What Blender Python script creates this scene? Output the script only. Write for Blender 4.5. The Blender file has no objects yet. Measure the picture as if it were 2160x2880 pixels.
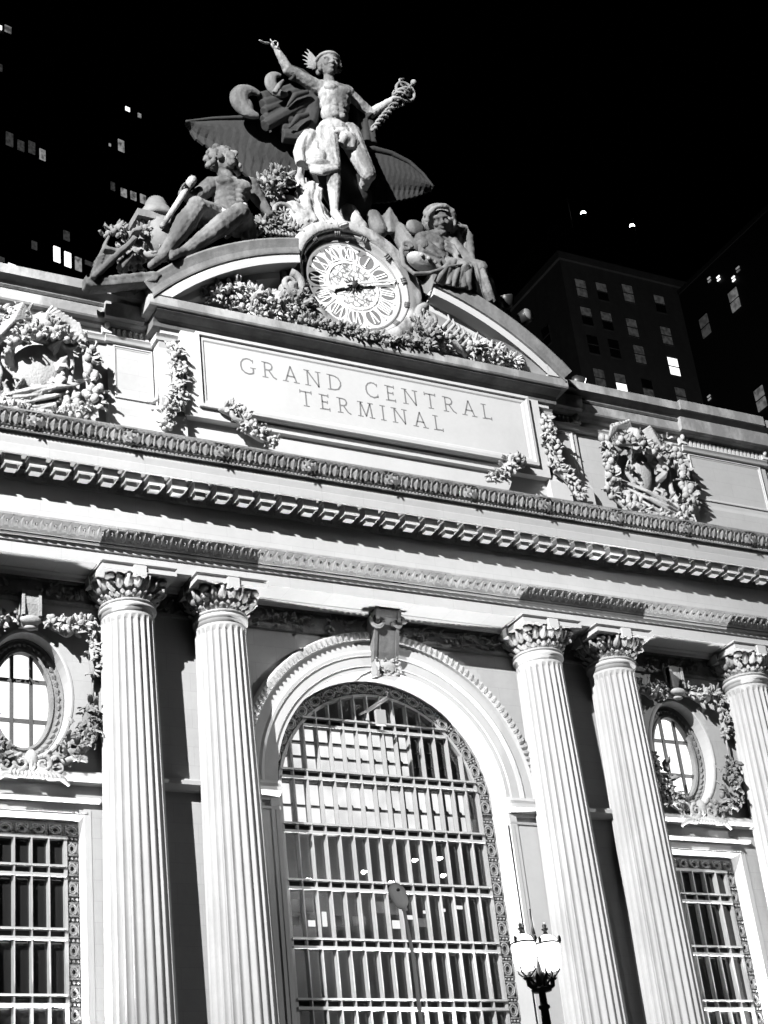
import bpy, bmesh, math, random
from mathutils import Vector, Matrix, noise
import numpy as np
PI=math.pi
random.seed(7)
scene=bpy.context.scene
C=scene.collection

# ------------------------------------------------------------------ camera
YAW,PITCH,ROLL,FPX=0.533548,0.491997,-0.118543,4733.34
D=45.0; CAM=Vector((-0.5795*D,-D,1.6))
_f=Vector((math.sin(YAW)*math.cos(PITCH),math.cos(YAW)*math.cos(PITCH),math.sin(PITCH)))
_r=Vector((math.cos(YAW),-math.sin(YAW),0)); _u=_r.cross(_f)
RT=math.cos(ROLL)*_r+math.sin(ROLL)*_u; UP=-math.sin(ROLL)*_r+math.cos(ROLL)*_u
cam=bpy.data.cameras.new('camera'); camo=bpy.data.objects.new('camera',cam); C.objects.link(camo)
m=Matrix((RT,UP,-_f)).transposed().to_4x4(); m.translation=CAM
camo.matrix_world=m
cam.sensor_fit='VERTICAL'; cam.sensor_height=24; cam.lens=FPX/2880*24
cam.clip_start=0.1; cam.clip_end=3000
scene.camera=camo
def ray(x,y):
    d=_f*FPX+RT*(x-1080)-UP*(y-1440); return d/d.y
def W(x,y,Y):                      # survey point of the photograph at depth Y (metres behind the column line)
    return CAM+ray(x,y)*(D+Y)

# ------------------------------------------------------------------ world, lights, exposure
w=bpy.data.worlds.new("World"); scene.world=w; w.use_nodes=True
nt=w.node_tree; bg=nt.nodes['Background']
sky=nt.nodes.new('ShaderNodeTexSky'); sky.sky_type='NISHITA'; sky.sun_disc=False
sky.sun_elevation=math.radians(-6); sky.sun_rotation=math.radians(231)
bw=nt.nodes.new('ShaderNodeRGBToBW'); nt.links.new(sky.outputs[0],bw.inputs[0]); nt.links.new(bw.outputs[0],bg.inputs[0])
bg.inputs[1].default_value=0.05
scene.view_settings.view_transform='Standard'; scene.view_settings.look='None'
scene.view_settings.exposure=0.0; scene.view_settings.gamma=1; scene.view_settings.use_curve_mapping=False
scene.cycles.use_denoising=True
scene.cycles.max_bounces=6; scene.cycles.diffuse_bounces=1; scene.cycles.transparent_max_bounces=12
scene.cycles.sample_clamp_indirect=4
def spot(name,loc,target,watts,ang,blend,rad):
    l=bpy.data.lights.new(name,'SPOT'); l.energy=watts; l.spot_size=math.radians(ang); l.spot_blend=blend; l.shadow_soft_size=rad
    o=bpy.data.objects.new(name,l); C.objects.link(o); o.location=loc
    o.rotation_euler=(Vector(target)-Vector(loc)).to_track_quat('-Z','Y').to_euler(); return o
P_HEAD=W(1130,2560,-20)
# floodlight bank on a rooftop across the street, up and to the left
KD=Vector((-1.38,-1.0,.84)).normalized()
spot('rooftop_floodlight',Vector((2,0,30))+KD*85,(2,0,31),990000,42,0.75,0.3)
KD3=Vector((-1.15,-1.0,.47)).normalized()   # low bank trained on the entablature and attic
for x in (-13,-6.5,0,6.5,13,19.5): spot('attic_floodlight',Vector((x,0,33.5))+KD3*75,(x,-1,33.6),9000,11.5,0.35,0.25)
spot('pole_head_fill',(-24,-36,7),P_HEAD,7000,14,.6,.2)  # added fill spot that brightens the pale pole head, no real fixture
KD2=Vector((1.3,-1.0,0.55)).normalized()   # a second, weaker bank up the street to the right, trained on the colonnade
spot('street_floodlight',Vector((0,0,22))+KD2*70,(0,0,14.5),95000,21,0.5,0.35)
spot('brick_tower_fill',(70,60,30),(108,105,122),38000,60,0.8,1.0)  # added fill spot so the brick tower shows against the sky
# floodlights on the window sills, shining up between the columns
for x,yy,wt in ((0,1.0,26000),(-12.2,0.75,23000),(12.2,0.75,23000)):
    spot('sill_floodlight',(x,yy,8.4),(x,yy-2.3,26),wt,74,0.5,0.15)

# ------------------------------------------------------------------ materials (black and white picture: neutral colours)
MAT={}
KS=.68
def mat(name,base,rough=0.85,stain=0.0,stain_scale=0.5,stain_col=0.25,bump=0.2,bscale=6,joints=None,metal=0,emit=0,fine=0.12,spec=0.3,thr=0.5,soft=0.12):
    m=bpy.data.materials.new(name); m.use_nodes=True; n=m.node_tree.nodes; L=m.node_tree.links
    b=n['Principled BSDF']; b.inputs['Roughness'].default_value=rough; b.inputs['Metallic'].default_value=metal
    b.inputs['Specular IOR Level'].default_value=spec
    tc=n.new('ShaderNodeTexCoord')
    def math_(op,a,bb):
        k=n.new('ShaderNodeMath'); k.operation=op
        for i,v in enumerate((a,bb)):
            if isinstance(v,(int,float)): k.inputs[i].default_value=v
            else: L.new(v,k.inputs[i])
        return k.outputs[0]
    n1=n.new('ShaderNodeTexNoise'); n1.inputs['Scale'].default_value=bscale; n1.inputs['Detail'].default_value=5; L.new(tc.outputs['Object'],n1.inputs['Vector'])
    n3=n.new('ShaderNodeTexNoise'); n3.inputs['Scale'].default_value=1.1; n3.inputs['Detail'].default_value=6; L.new(tc.outputs['Object'],n3.inputs['Vector'])
    f=math_('ADD',math_('MULTIPLY',n1.outputs['Fac'],fine),1-fine*0.5)
    f=math_('MULTIPLY',f,math_('ADD',math_('MULTIPLY',n3.outputs['Fac'],fine*1.6),1-fine*0.8))
    v=math_('MULTIPLY',f,base*(KS if 'limestone' in name else 1))
    if stain>0:
        mp=n.new('ShaderNodeMapping'); mp.inputs['Scale'].default_value=(1,1,0.45); L.new(tc.outputs['Object'],mp.inputs[0])
        n2=n.new('ShaderNodeTexNoise'); n2.inputs['Scale'].default_value=stain_scale; n2.inputs['Detail'].default_value=8; n2.inputs['Roughness'].default_value=0.65; L.new(mp.outputs[0],n2.inputs['Vector'])
        r=n.new('ShaderNodeMapRange'); r.inputs[1].default_value=thr-soft; r.inputs[2].default_value=thr+soft; L.new(n2.outputs['Fac'],r.inputs[0])
        mixf=math_('MULTIPLY',r.outputs[0],stain)
        v=math_('ADD',math_('MULTIPLY',v,math_('SUBTRACT',1.0,mixf)),math_('MULTIPLY',mixf,stain_col*(KS if 'limestone' in name else 1)))
    h=n1.outputs['Fac']
    if joints:
        bwid,bh=joints
        sp=n.new('ShaderNodeSeparateXYZ'); L.new(tc.outputs['Object'],sp.inputs[0])
        cb=n.new('ShaderNodeCombineXYZ'); L.new(sp.outputs[0],cb.inputs[0]); L.new(sp.outputs[2],cb.inputs[1])
        br=n.new('ShaderNodeTexBrick'); L.new(cb.outputs[0],br.inputs['Vector'])
        br.inputs['Scale'].default_value=1; br.inputs['Brick Width'].default_value=bwid; br.inputs['Row Height'].default_value=bh
        br.inputs['Mortar Size'].default_value=0.006; br.inputs['Mortar Smooth'].default_value=0.3
        br.inputs['Color1'].default_value=(1,1,1,1); br.inputs['Color2'].default_value=(.955,.955,.955,1); br.inputs['Mortar'].default_value=(.78,.78,.78,1)
        g=n.new('ShaderNodeRGBToBW'); L.new(br.outputs['Color'],g.inputs[0]); v=math_('MULTIPLY',v,g.outputs[0])
    L.new(v,b.inputs['Base Color'])
    if bump>0:
        bp=n.new('ShaderNodeBump'); bp.inputs['Strength'].default_value=bump; bp.inputs['Distance'].default_value=0.05
        L.new(h,bp.inputs['Height']); L.new(bp.outputs[0],b.inputs['Normal'])
    if emit>0:
        b.inputs['Emission Color'].default_value=(1,1,1,1); b.inputs['Emission Strength'].default_value=emit
    MAT[name]=m; return m
ashlar=mat('limestone_ashlar',.56,stain=.25,stain_scale=.35,stain_col=.4,joints=(1.54,.62),bump=.12)
long_ash=mat('limestone_long_blocks',.62,stain=.2,stain_scale=.3,stain_col=.45,joints=(1.54,3.0),bump=.1)
smooth_st=mat('limestone_smooth',.64,stain=.15,stain_col=.45,bump=.1,fine=.08)
shaft_st=mat('limestone_shaft',.60,stain=.5,stain_scale=.9,stain_col=.42,bump=.1,bscale=9)
dirty_st=mat('limestone_weathered',.50,stain=.75,stain_scale=.9,stain_col=.2,bump=.3,fine=.2,thr=.47,soft=.08)
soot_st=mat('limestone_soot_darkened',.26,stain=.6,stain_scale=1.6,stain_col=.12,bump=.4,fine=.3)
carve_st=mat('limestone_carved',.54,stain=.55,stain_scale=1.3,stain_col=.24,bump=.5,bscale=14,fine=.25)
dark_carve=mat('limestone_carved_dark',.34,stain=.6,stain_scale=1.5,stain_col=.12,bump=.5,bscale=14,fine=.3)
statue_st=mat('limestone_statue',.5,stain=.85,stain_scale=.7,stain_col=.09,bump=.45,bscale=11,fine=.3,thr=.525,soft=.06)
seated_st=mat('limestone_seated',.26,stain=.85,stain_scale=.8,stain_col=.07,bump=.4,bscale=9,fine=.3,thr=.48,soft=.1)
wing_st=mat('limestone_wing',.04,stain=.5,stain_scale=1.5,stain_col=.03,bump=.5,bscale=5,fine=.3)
iron=mat('painted_iron',.34,rough=.5,bump=.05,fine=.2)
iron_dark=mat('dark_iron',.09,rough=.45,bump=.3,bscale=18,fine=.4,spec=.5)
iron_orn=mat('bronze_ornament',.22,rough=.5,bump=.6,bscale=22,fine=.5,spec=.5)
black_iron=mat('black_iron',.02,rough=.4,bump=.1,spec=.5)
letter_m=mat('letter_cut_shade',.16,bump=0)  # dark colour stands in for the shade inside cut letters
asphalt=mat('asphalt',.05,bump=.3,bscale=40)
pave=mat('pavement',.2,bump=.2,joints=(1.2,1.2))
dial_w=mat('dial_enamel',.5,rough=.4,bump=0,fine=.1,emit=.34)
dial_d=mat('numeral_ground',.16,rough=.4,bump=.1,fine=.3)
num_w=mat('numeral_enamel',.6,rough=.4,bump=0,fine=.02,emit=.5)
hand_m=mat('clock_hand_metal',.45,rough=.4,bump=0)
hand_d=mat('clock_hand_dark',.04,rough=.4,bump=0)
bezel_m=mat('bezel_bronze',.3,rough=.45,bump=.3,bscale=20,fine=.4,spec=.5)
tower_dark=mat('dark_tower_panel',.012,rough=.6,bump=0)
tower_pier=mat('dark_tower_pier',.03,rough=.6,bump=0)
brick_t=mat('tower_brick',.14,bump=.3,fine=.3,stain=.4,stain_col=.08)
pole_m=mat('galvanised_pole',.3,bump=0)
sash=mat('window_sash',.3,bump=0)
darkglass=mat('dark_glass',.02,rough=.08,bump=0,spec=.5)
dimglass=mat('blind_glass',.16,rough=.3,bump=0,spec=.5)
def emis(name,v,var=0,scale=3,lo=.3):
    m=bpy.data.materials.new(name); m.use_nodes=True; n=m.node_tree.nodes; L=m.node_tree.links; n.remove(n['Principled BSDF'])
    e=n.new('ShaderNodeEmission'); e.inputs[1].default_value=v; L.new(e.outputs[0],n['Material Output'].inputs[0])
    if var:
        tc=n.new('ShaderNodeTexCoord'); k=n.new('ShaderNodeTexNoise'); k.inputs['Scale'].default_value=scale; L.new(tc.outputs['Object'],k.inputs['Vector'])
        r=n.new('ShaderNodeMapRange'); r.inputs[1].default_value=.35; r.inputs[2].default_value=.6; r.inputs[3].default_value=lo; L.new(k.outputs['Fac'],r.inputs[0]); L.new(r.outputs[0],e.inputs[0])
    return m
lit_pane=emis('lit_pane',1.7,1,.9,.75); lit_hi=emis('lit_window_bright',1.6); lit_mid=emis('lit_window_mid',.30,1,.9,.2); lit_low=emis('lit_window_dim',.045,1,1.5,.45)
lit_dim=emis('lit_window_faint',.16,1,1.5,.4); lamp_glow=emis('lamp_glow',6.0); bulb=emis('bulb',14.0); spark=emis('distant_lamp',9.0)
# centre of the dial: mottled gilt sunburst
def burst():
    m=mat('dial_sunburst',.5,bump=.3,fine=.2,emit=0); n=m.node_tree.nodes; L=m.node_tree.links; b=n['Principled BSDF']
    tc=n.new('ShaderNodeTexCoord'); v=n.new('ShaderNodeTexVoronoi'); v.feature='DISTANCE_TO_EDGE'; v.inputs['Scale'].default_value=4.2
    d=n.new('ShaderNodeTexNoise'); d.inputs['Scale'].default_value=2.2; d.inputs['Detail'].default_value=6
    mx=n.new('ShaderNodeVectorMath'); mx.operation='MULTIPLY_ADD'; mx.inputs[1].default_value=(.5,.5,.5)
    L.new(tc.outputs['Object'],d.inputs['Vector']); L.new(d.outputs['Color'],mx.inputs[0]); L.new(tc.outputs['Object'],mx.inputs[2]); L.new(mx.outputs[0],v.inputs['Vector'])
    r=n.new('ShaderNodeMapRange'); r.inputs[1].default_value=0; r.inputs[2].default_value=.16; r.inputs[3].default_value=.07; r.inputs[4].default_value=.8; L.new(v.outputs[0],r.inputs[0])
    k=n.new('ShaderNodeMath'); k.operation='MULTIPLY'; L.new(r.outputs[0],k.inputs[0]); 
    r2=n.new('ShaderNodeMapRange'); r2.inputs[1].default_value=.35; r2.inputs[2].default_value=.62; r2.inputs[3].default_value=.62; L.new(d.outputs['Fac'],r2.inputs[0]); L.new(r2.outputs[0],k.inputs[1])
    L.new(k.outputs[0],b.inputs['Base Color']); return m
burst_m=burst()
def glassmat(name,tr,refl=.25):
    m=bpy.data.materials.new(name); m.use_nodes=True; n=m.node_tree.nodes; L=m.node_tree.links; n.remove(n['Principled BSDF'])
    t=n.new('ShaderNodeBsdfTransparent'); t.inputs[0].default_value=(tr,tr,tr,1); g=n.new('ShaderNodeBsdfGlossy'); g.inputs['Roughness'].default_value=.04
    x=n.new('ShaderNodeMixShader'); fr=n.new('ShaderNodeFresnel'); fr.inputs[0].default_value=1.5
    L.new(fr.outputs[0],x.inputs[0]); L.new(t.outputs[0],x.inputs[1]); L.new(g.outputs[0],x.inputs[2]); L.new(x.outputs[0],n['Material Output'].inputs[0]); return m
glass=glassmat('window_glass',.82)

# ------------------------------------------------------------------ mesh helpers
def tag(o,label=None,cat=None,group=None,kind=None):
    if label: o['label']=label
    if cat: o['category']=cat
    if group: o['group']=group
    if kind: o['kind']=kind
    return o
def empty(name,loc=(0,0,0)):
    o=bpy.data.objects.new(name,None); C.objects.link(o); o.location=loc; return o
class MB:
    def __init__(s): s.v=[]; s.f=[]; s.sm=[]
    def add(s,vs,fs,smooth=False):
        b=len(s.v); s.v+= [tuple(p) for p in vs]; s.f+=[tuple(b+i for i in f) for f in fs]; s.sm+=[smooth]*len(fs)
    def box(s,x0,x1,y0,y1,z0,z1):
        s.add([(x0,y0,z0),(x1,y0,z0),(x1,y1,z0),(x0,y1,z0),(x0,y0,z1),(x1,y0,z1),(x1,y1,z1),(x0,y1,z1)],
              [(0,3,2,1),(4,5,6,7),(0,1,5,4),(1,2,6,5),(2,3,7,6),(3,0,4,7)])
    def prof(s,pts,x0,x1,n=1):      # closed (y,z) outline run along x
        k=len(pts); vs=[]
        for i in range(n+1):
            x=x0+(x1-x0)*i/n; vs+=[(x,p[0],p[1]) for p in pts]
        fs=[]
        for i in range(n):
            for j in range(k):
                a=i*k+j; b=i*k+(j+1)%k; fs.append((a,b,b+k,a+k))
        fs.append(tuple(range(k-1,-1,-1))); fs.append(tuple(n*k+j for j in range(k)))
        s.add(vs,fs)
    def polyprism(s,pts,y0,y1):     # closed (x,z) outline with thickness in y
        k=len(pts); vs=[(p[0],y0,p[1]) for p in pts]+[(p[0],y1,p[1]) for p in pts]
        fs=[tuple(range(k)),tuple(range(2*k-1,k-1,-1))]+[(j,j+k,(j+1)%k+k,(j+1)%k) for j in range(k)]
        s.add(vs,fs)
    def sweep(s,prof,path,closed=False,smooth=False):   # prof: list of (offset_outward, y); path: list of (x,z, nx,nz)
        k=len(prof); vs=[]
        for (x,z,nx,nz) in path:
            vs+=[(x+nx*a,y,z+nz*a) for a,y in prof]
        n=len(path); fs=[]
        for i in range(n if closed else n-1):
            i2=(i+1)%n
            for j in range(k-1): fs.append((i*k+j,i*k+j+1,i2*k+j+1,i2*k+j))
            fs.append((i*k+k-1,i*k,i2*k,i2*k+k-1))
        if not closed: fs+= [tuple(range(k)),tuple((n-1)*k+j for j in range(k-1,-1,-1))]
        s.add(vs,fs,smooth)
    def lathe(s,prof,c=(0,0),n=32,smooth=True,ax='z',z0=0):  # prof (r,z)
        vs=[];k=len(prof)
        for i in range(n):
            a=2*PI*i/n
            for r,z in prof:
                if ax=='z': vs.append((c[0]+r*math.cos(a),c[1]+r*math.sin(a),z+z0))
                else: vs.append((c[0]+r*math.cos(a),z,c[1]+r*math.sin(a)))
        fs=[]
        for i in range(n):
            i2=(i+1)%n
            for j in range(k-1):
                q=(i*k+j,i2*k+j,i2*k+j+1,i*k+j+1); fs.append(q if ax=='z' else q[::-1])
        top=tuple(i*k+k-1 for i in range(n)); bot=tuple(i*k for i in range(n-1,-1,-1))
        s.add(vs,fs,smooth)
        b=len(s.v)-len(vs)
        for q in (top,bot):
            s.f.append(tuple(b+i for i in (q if ax=='z' else q[::-1]))); s.sm.append(False)
    def ell(s,c,r,rot=None,nu=14,nv=9):
        vs=[];c=Vector(c)
        R=rot if rot is not None else Matrix.Identity(3)
        for j in range(1,nv):
            t=PI*j/nv
            for i in range(nu):
                a=2*PI*i/nu
                vs.append(c+R@Vector((r[0]*math.sin(t)*math.cos(a),r[1]*math.sin(t)*math.sin(a),r[2]*math.cos(t))))
        vs.append(c+R@Vector((0,0,r[2]))); vs.append(c+R@Vector((0,0,-r[2])))
        fs=[]
        for j in range(nv-2):
            for i in range(nu):
                i2=(i+1)%nu; fs.append((j*nu+i,(j+1)*nu+i,(j+1)*nu+i2,j*nu+i2))
        T=len(vs)-2
        for i in range(nu):
            i2=(i+1)%nu; fs.append((T,i,i2)); fs.append((T+1,(nv-2)*nu+i2,(nv-2)*nu+i))
        s.add(vs,fs,True)
    def tube(s,pts,rad,n=8,caps=True,flat=1.0):  # pts Vectors, rad list or number
        pts=[Vector(p) for p in pts]; N=len(pts)
        if not isinstance(rad,(list,tuple)): rad=[rad]*N
        vs=[]; up=Vector((0.13,-0.97,0.2)).normalized(); pu=None
        for i,p in enumerate(pts):
            t=(pts[min(i+1,N-1)]-pts[max(i-1,0)])
            t=t.normalized() if t.length>1e-9 else Vector((0,0,1))
            a=(pu if pu is not None else up); a=a-t*a.dot(t)
            if a.length<1e-3: a=Vector((1,0,0))-t*t.x
            a.normalize(); pu=a; b=t.cross(a)
            for k in range(n):
                g=2*PI*k/n; vs.append(p+(a*math.cos(g)*flat+b*math.sin(g))*rad[i])
        fs=[]
        for i in range(N-1):
            for k in range(n):
                k2=(k+1)%n; fs.append((i*n+k,i*n+k2,(i+1)*n+k2,(i+1)*n+k))
        s.add(vs,fs,True)
        b=len(s.v)-len(vs)
        s.f.append(tuple(b+k for k in range(n-1,-1,-1))); s.f.append(tuple(b+(N-1)*n+k for k in range(n))); s.sm+=[True,True]
    def limb(s,a,b,ra,rb,n=12):     # rounded tapering capsule
        a=Vector(a); b=Vector(b); t=(b-a); L=t.length
        if L<1e-6: s.ell(a,(ra,ra,ra)); return
        t/=L; P=[];R=[]
        for k in (-.98,-.8,-.45): P.append(a+t*ra*k); R.append(ra*math.sqrt(1-k*k))
        for k in range(5):
            u=k/4; P.append(a+t*L*u); R.append(ra+(rb-ra)*u)
        for k in (.45,.8,.98): P.append(b+t*rb*k); R.append(rb*math.sqrt(1-k*k))
        s.tube(P,R,n)
    def leaf(s,p,d,nrm,L,wd,curl=.4,th=.18):   # d: direction, nrm: outward normal
        p=Vector(p); d=Vector(d).normalized(); nrm=Vector(nrm); nrm=(nrm-d*nrm.dot(d))
        if nrm.length<1e-3: nrm=Vector((0,-1,0.01))-d*Vector((0,-1,.01)).dot(d)
        nrm.normalize(); sd=d.cross(nrm); W_=(.35,.85,1.0,.8,.45,.08); vs=[]
        for i,wk in enumerate(W_):
            u=i/5; c=p+d*L*(u-.25*curl*u*u)+nrm*(L*curl*(1.6*u*u*(1.15-u))*2*.6)
            ww=wd*.5*wk*(1 if i%2 else .86)
            vs+=[c-sd*ww-nrm*.25*ww, c+nrm*th*wd*.55*(1-u*.7), c+sd*ww-nrm*.25*ww, c-nrm*th*wd]
        fs=[]
        for i in range(5):
            for k in range(4):
                k2=(k+1)%4; fs.append((i*4+k,i*4+k2,(i+1)*4+k2,(i+1)*4+k))
        fs+=[(3,2,1,0),(20,21,22,23)]
        s.add(vs,fs,False)
    def build(s,name,mt,parent=None,loc=None):
        me=bpy.data.meshes.new(name); me.from_pydata(s.v,[],s.f); me.validate(); 
        if len(me.polygons)==len(s.sm): me.polygons.foreach_set('use_smooth',s.sm)
        me.materials.append(mt)
        b=bmesh.new(); b.from_mesh(me); bmesh.ops.recalc_face_normals(b,faces=b.faces); b.to_mesh(me); b.free(); me.update()
        o=bpy.data.objects.new(name,me); C.objects.link(o)
        if parent: o.parent=parent
        if loc is not None: o.location=loc
        return o
def remeshed(o,vox,smooth=2,disp=0,dscale=.3):
    md=o.modifiers.new('r','REMESH'); md.mode='VOXEL'; md.voxel_size=vox; md.use_smooth_shade=True
    if smooth:
        sm=o.modifiers.new('s','SMOOTH'); sm.iterations=smooth; sm.factor=.5
    dg=bpy.context.evaluated_depsgraph_get(); ev=o.evaluated_get(dg); me=bpy.data.meshes.new_from_object(ev)
    old=o.data; o.modifiers.clear(); o.data=me; me.name=old.name
    if disp:
        n=len(me.vertices); co=np.empty(n*3); me.vertices.foreach_get('co',co); no=np.empty(n*3); me.vertex_normals.foreach_get('vector',no)
        co=co.reshape(-1,3); no=no.reshape(-1,3)
        d=np.array([noise.noise(Vector(c)/dscale) for c in co]); co+=no*(d*disp)[:,None]; me.vertices.foreach_set('co',co.ravel()); me.update()
    return o
def copy_tree(o,parent=None):
    c=o.copy(); C.objects.link(c)
    if parent: c.parent=parent
    for ch in [x for x in C.objects if x.parent==o and x!=c]:
        copy_tree(ch,c)
    return c
def circ(cx,cz,r,a0,a1,n,rz=None):
    rz=rz or r; out=[]
    for i in range(n+1):
        a=a0+(a1-a0)*i/n; nx,nz=math.cos(a)/r,math.sin(a)/rz; q=math.hypot(nx,nz)
        out.append((cx+r*math.cos(a),cz+rz*math.sin(a),nx/q,nz/q))
    return out
rnd=random.Random(3)
def R_(a,b): return rnd.uniform(a,b)
def garland(mb,pts,rads,dens=26,fruit=.35,out=(0,-1,0),size=.26):   # bunches of leaves and fruit round a path
    pts=[Vector(p) for p in pts]; out=Vector(out)
    for i in range(len(pts)-1):
        a,b=pts[i],pts[i+1]; ra,rb=rads[i],rads[i+1]; L=(b-a).length; t=(b-a).normalized(); sd=t.cross(out).normalized()
        mb.limb(a,b,ra*.62,rb*.62,8)
        size_=size*.8
        for k in range(max(4,int(dens*L*1.8))):
            u=R_(0,1); r=ra+(rb-ra)*u; g=R_(-1.5,1.5); c=a+(b-a)*u
            nn=(out*math.cos(g)+sd*math.sin(g)).normalized(); q=c+nn*r*R_(.55,.8)
            if R_(0,1)<fruit:
                z=size_*R_(.26,.48); mb.ell(q+nn*z*.3,(z,z,z*R_(.9,1.3)),None,8,6)
            else:
                dd=(t*R_(-.3,1.2)+sd*R_(-1,1)+nn*R_(.1,.6)); mb.leaf(q,dd,nn,size_*R_(.9,1.5),size_*R_(.55,.95),R_(.2,.9),.25)
def cluster(mb,c,rx,rz,y0,y1,n,size=.3,fruit=.3):   # mound of leaves and fruit, deeper in the middle
    n=int(n*1.6); size*=.82
    for k in range(n):
        a=R_(0,2*PI); q=math.sqrt(R_(0,1)); x=q*math.cos(a); z=q*math.sin(a)
        y=y1+(y0-y1)*(1-q*q*.8)
        p=Vector((c[0]+rx*x,y,c[1]+rz*z)); nn=Vector((x*.8,-1,z*.8)).normalized()
        if R_(0,1)<fruit: zz=size*R_(.3,.6); mb.ell(p,(zz,zz,zz*R_(.8,1.3)),None,8,6)
        else: mb.leaf(p,Vector((x+R_(-.8,.8),R_(-.5,.1),z+R_(-.8,.8))),nn,size*R_(.9,1.8),size*R_(.5,1),R_(.2,.9),.25)
def scroll(mb,c,r,turn,n=26,rad=.09,dirn=1,y=-.1,a0=0,grow=0):
    P=[];Rr=[]
    for i in range(n):
        u=i/(n-1); a=a0+dirn*turn*2*PI*u; q=r*(1-u*.82); P.append((c[0]+q*math.cos(a),y-.25*rad*8*u*grow,c[1]+q*math.sin(a))); Rr.append(rad*(1-.5*u))
    mb.tube(P,Rr,8)

# ------------------------------------------------------------------ ground
g=MB(); g.box(-900,900,-900,900,-.5,0); tag(g.build('ground',asphalt),kind='structure')
g=MB(); g.box(-60,60,-9,.0,0.004,.15); tag(g.build('pavement',pave),kind='structure')

# ------------------------------------------------------------------ the terminal
B=empty('terminal_building'); tag(B,'floodlit limestone station front with tall fluted columns, arched window and inscribed attic','building')
X0,X1=-30.0,32.0
YW=.6
ARC_R,ARC_Z=4.2,19.45
BAYS=(-12.2,12.2)
# wall with openings
bm=bmesh.new()
def loop(pts):
    vs=[bm.verts.new((x,YW,z)) for x,z in pts]; return [bm.edges.new((vs[i],vs[(i+1)%len(vs)])) for i in range(len(vs))]
es=loop([(X0,0),(X1,0),(X1,26),(X0,26)])
arch=[(ARC_R*math.cos(a),ARC_Z+ARC_R*math.sin(a)) for a in [PI*i/48 for i in range(49)]]
es+=loop([(ARC_R,8.2)]+arch+[(-ARC_R,8.2)])
for bx in BAYS:
    es+=loop([(bx-1.7,8.2),(bx+1.7,8.2),(bx+1.7,18.04),(bx-1.7,18.04)])
    es+=loop([(bx+1.32*math.cos(2*PI*i/40),21.75+2.0*math.sin(2*PI*i/40)) for i in range(40)])
bmesh.ops.triangle_fill(bm,edges=es,use_beauty=True)
me=bpy.data.meshes.new('wall'); bm.to_mesh(me); bm.free(); me.materials.append(ashlar)
wl=bpy.data.objects.new('wall',me); C.objects.link(wl); wl.parent=B
# plinth storey under the windows, and the body of the building behind
q=MB(); q.box(X0,X1,-1.6,YW-.003,0,7.9); q.box(X0,X1,-1.75,YW-.003,7.9,8.2); q.build('base_storey',ashlar,B)
q=MB(); q.box(X0,-16.5,1.9,14,0,35.2); q.box(16.5,X1,1.9,14,0,35.2); q.box(-16.5,16.5,13.5,14,0,35.2); q.box(-16.5,16.5,.9,13.5,30.2,35.2); q.build('main_block',ashlar,B)
# string course and lower moulding
def runs(excl):
    out=[];x=X0
    for a,b in sorted(excl): out.append((x,a)); x=b
    out.append((x,X1)); return out
q=MB()
for a,b in runs([(-4.2,4.2)]):
    q.prof([(YW,18.95),(.42,18.97),(.22,19.08),(.2,19.2),(.34,19.22),(.34,19.3),(YW,19.34)],a,b)
for bx in BAYS:
    q.prof([(YW-.002,18.38),(.45,18.4),(.40,18.48),(.46,18.54),(YW-.002,18.56)],bx-2.15,bx+2.15)
q.build('string_course',smooth_st,B)
# arch: reveal, archivolt, imposts
q=MB()
pth=[(ARC_R,8.2,1,0)]+circ(0,ARC_Z,ARC_R,0,PI,56)+[(-ARC_R,8.2,-1,0)]
q.sweep([(0,YW-.12),(.0,1.75),(.3,1.75),(.3,YW-.12)],pth)
q.build('arch_reveal',smooth_st,B)
q=MB()
pr=[(.003,YW+.05),(.003,.46),(.16,.46),(.18,.40),(.5,.40),(.52,.34),(.62,.30),(.70,.36),(1.0,.36),(1.06,.26),(1.30,.22),(1.36,.30),(1.38,YW+.05)]
q.sweep(pr,circ(0,ARC_Z,ARC_R,0,PI,64))
q.build('archivolt',smooth_st,B)
q=MB()
for i in range(78):     # carved leaf band round the arch
    a=PI*(i+.5)/78
    if i==39: q.build('archivolt_carving',carve_st,B); q=MB()
    if abs(a-PI/2)<.09: continue
    r=ARC_R+1.18; p=Vector((r*math.cos(a),.22,ARC_Z+r*math.sin(a))); n_=Vector((math.cos(a),0,math.sin(a)))
    q.leaf(p-n_*.13,n_+Vector((0,-.1,0)),(0,-1,0),.26,.21,.12,.22); q.leaf(p+n_*.14,-n_+Vector((-.3*math.sin(a),-.1,.3*math.cos(a))),(0,-1,0),.2,.12,.1,.2)
q.build('archivolt_carving',carve_st,B)
q=MB()
for s in (-1,1):
    q=MB(); a,b=sorted((s*(ARC_R-.02),s*5.62))
    q.prof([(YW,18.55),(.48,18.57),(.46,18.65),(YW,18.68)],a,b)
    q.prof([(YW,18.85),(.5,18.87),(.48,19.02),(.3,19.2),(.26,19.33),(.3,19.44),(YW,19.46)],a-.0,b)
    q.box(*sorted((s*(ARC_R+.0),s*5.42)),.52,YW+.02,8.2,18.6)
    q.box(*sorted((s*(ARC_R+.003),s*(ARC_R+.16))),.46,.52,8.2,18.54)
    q.build('impost',smooth_st,B)
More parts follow.
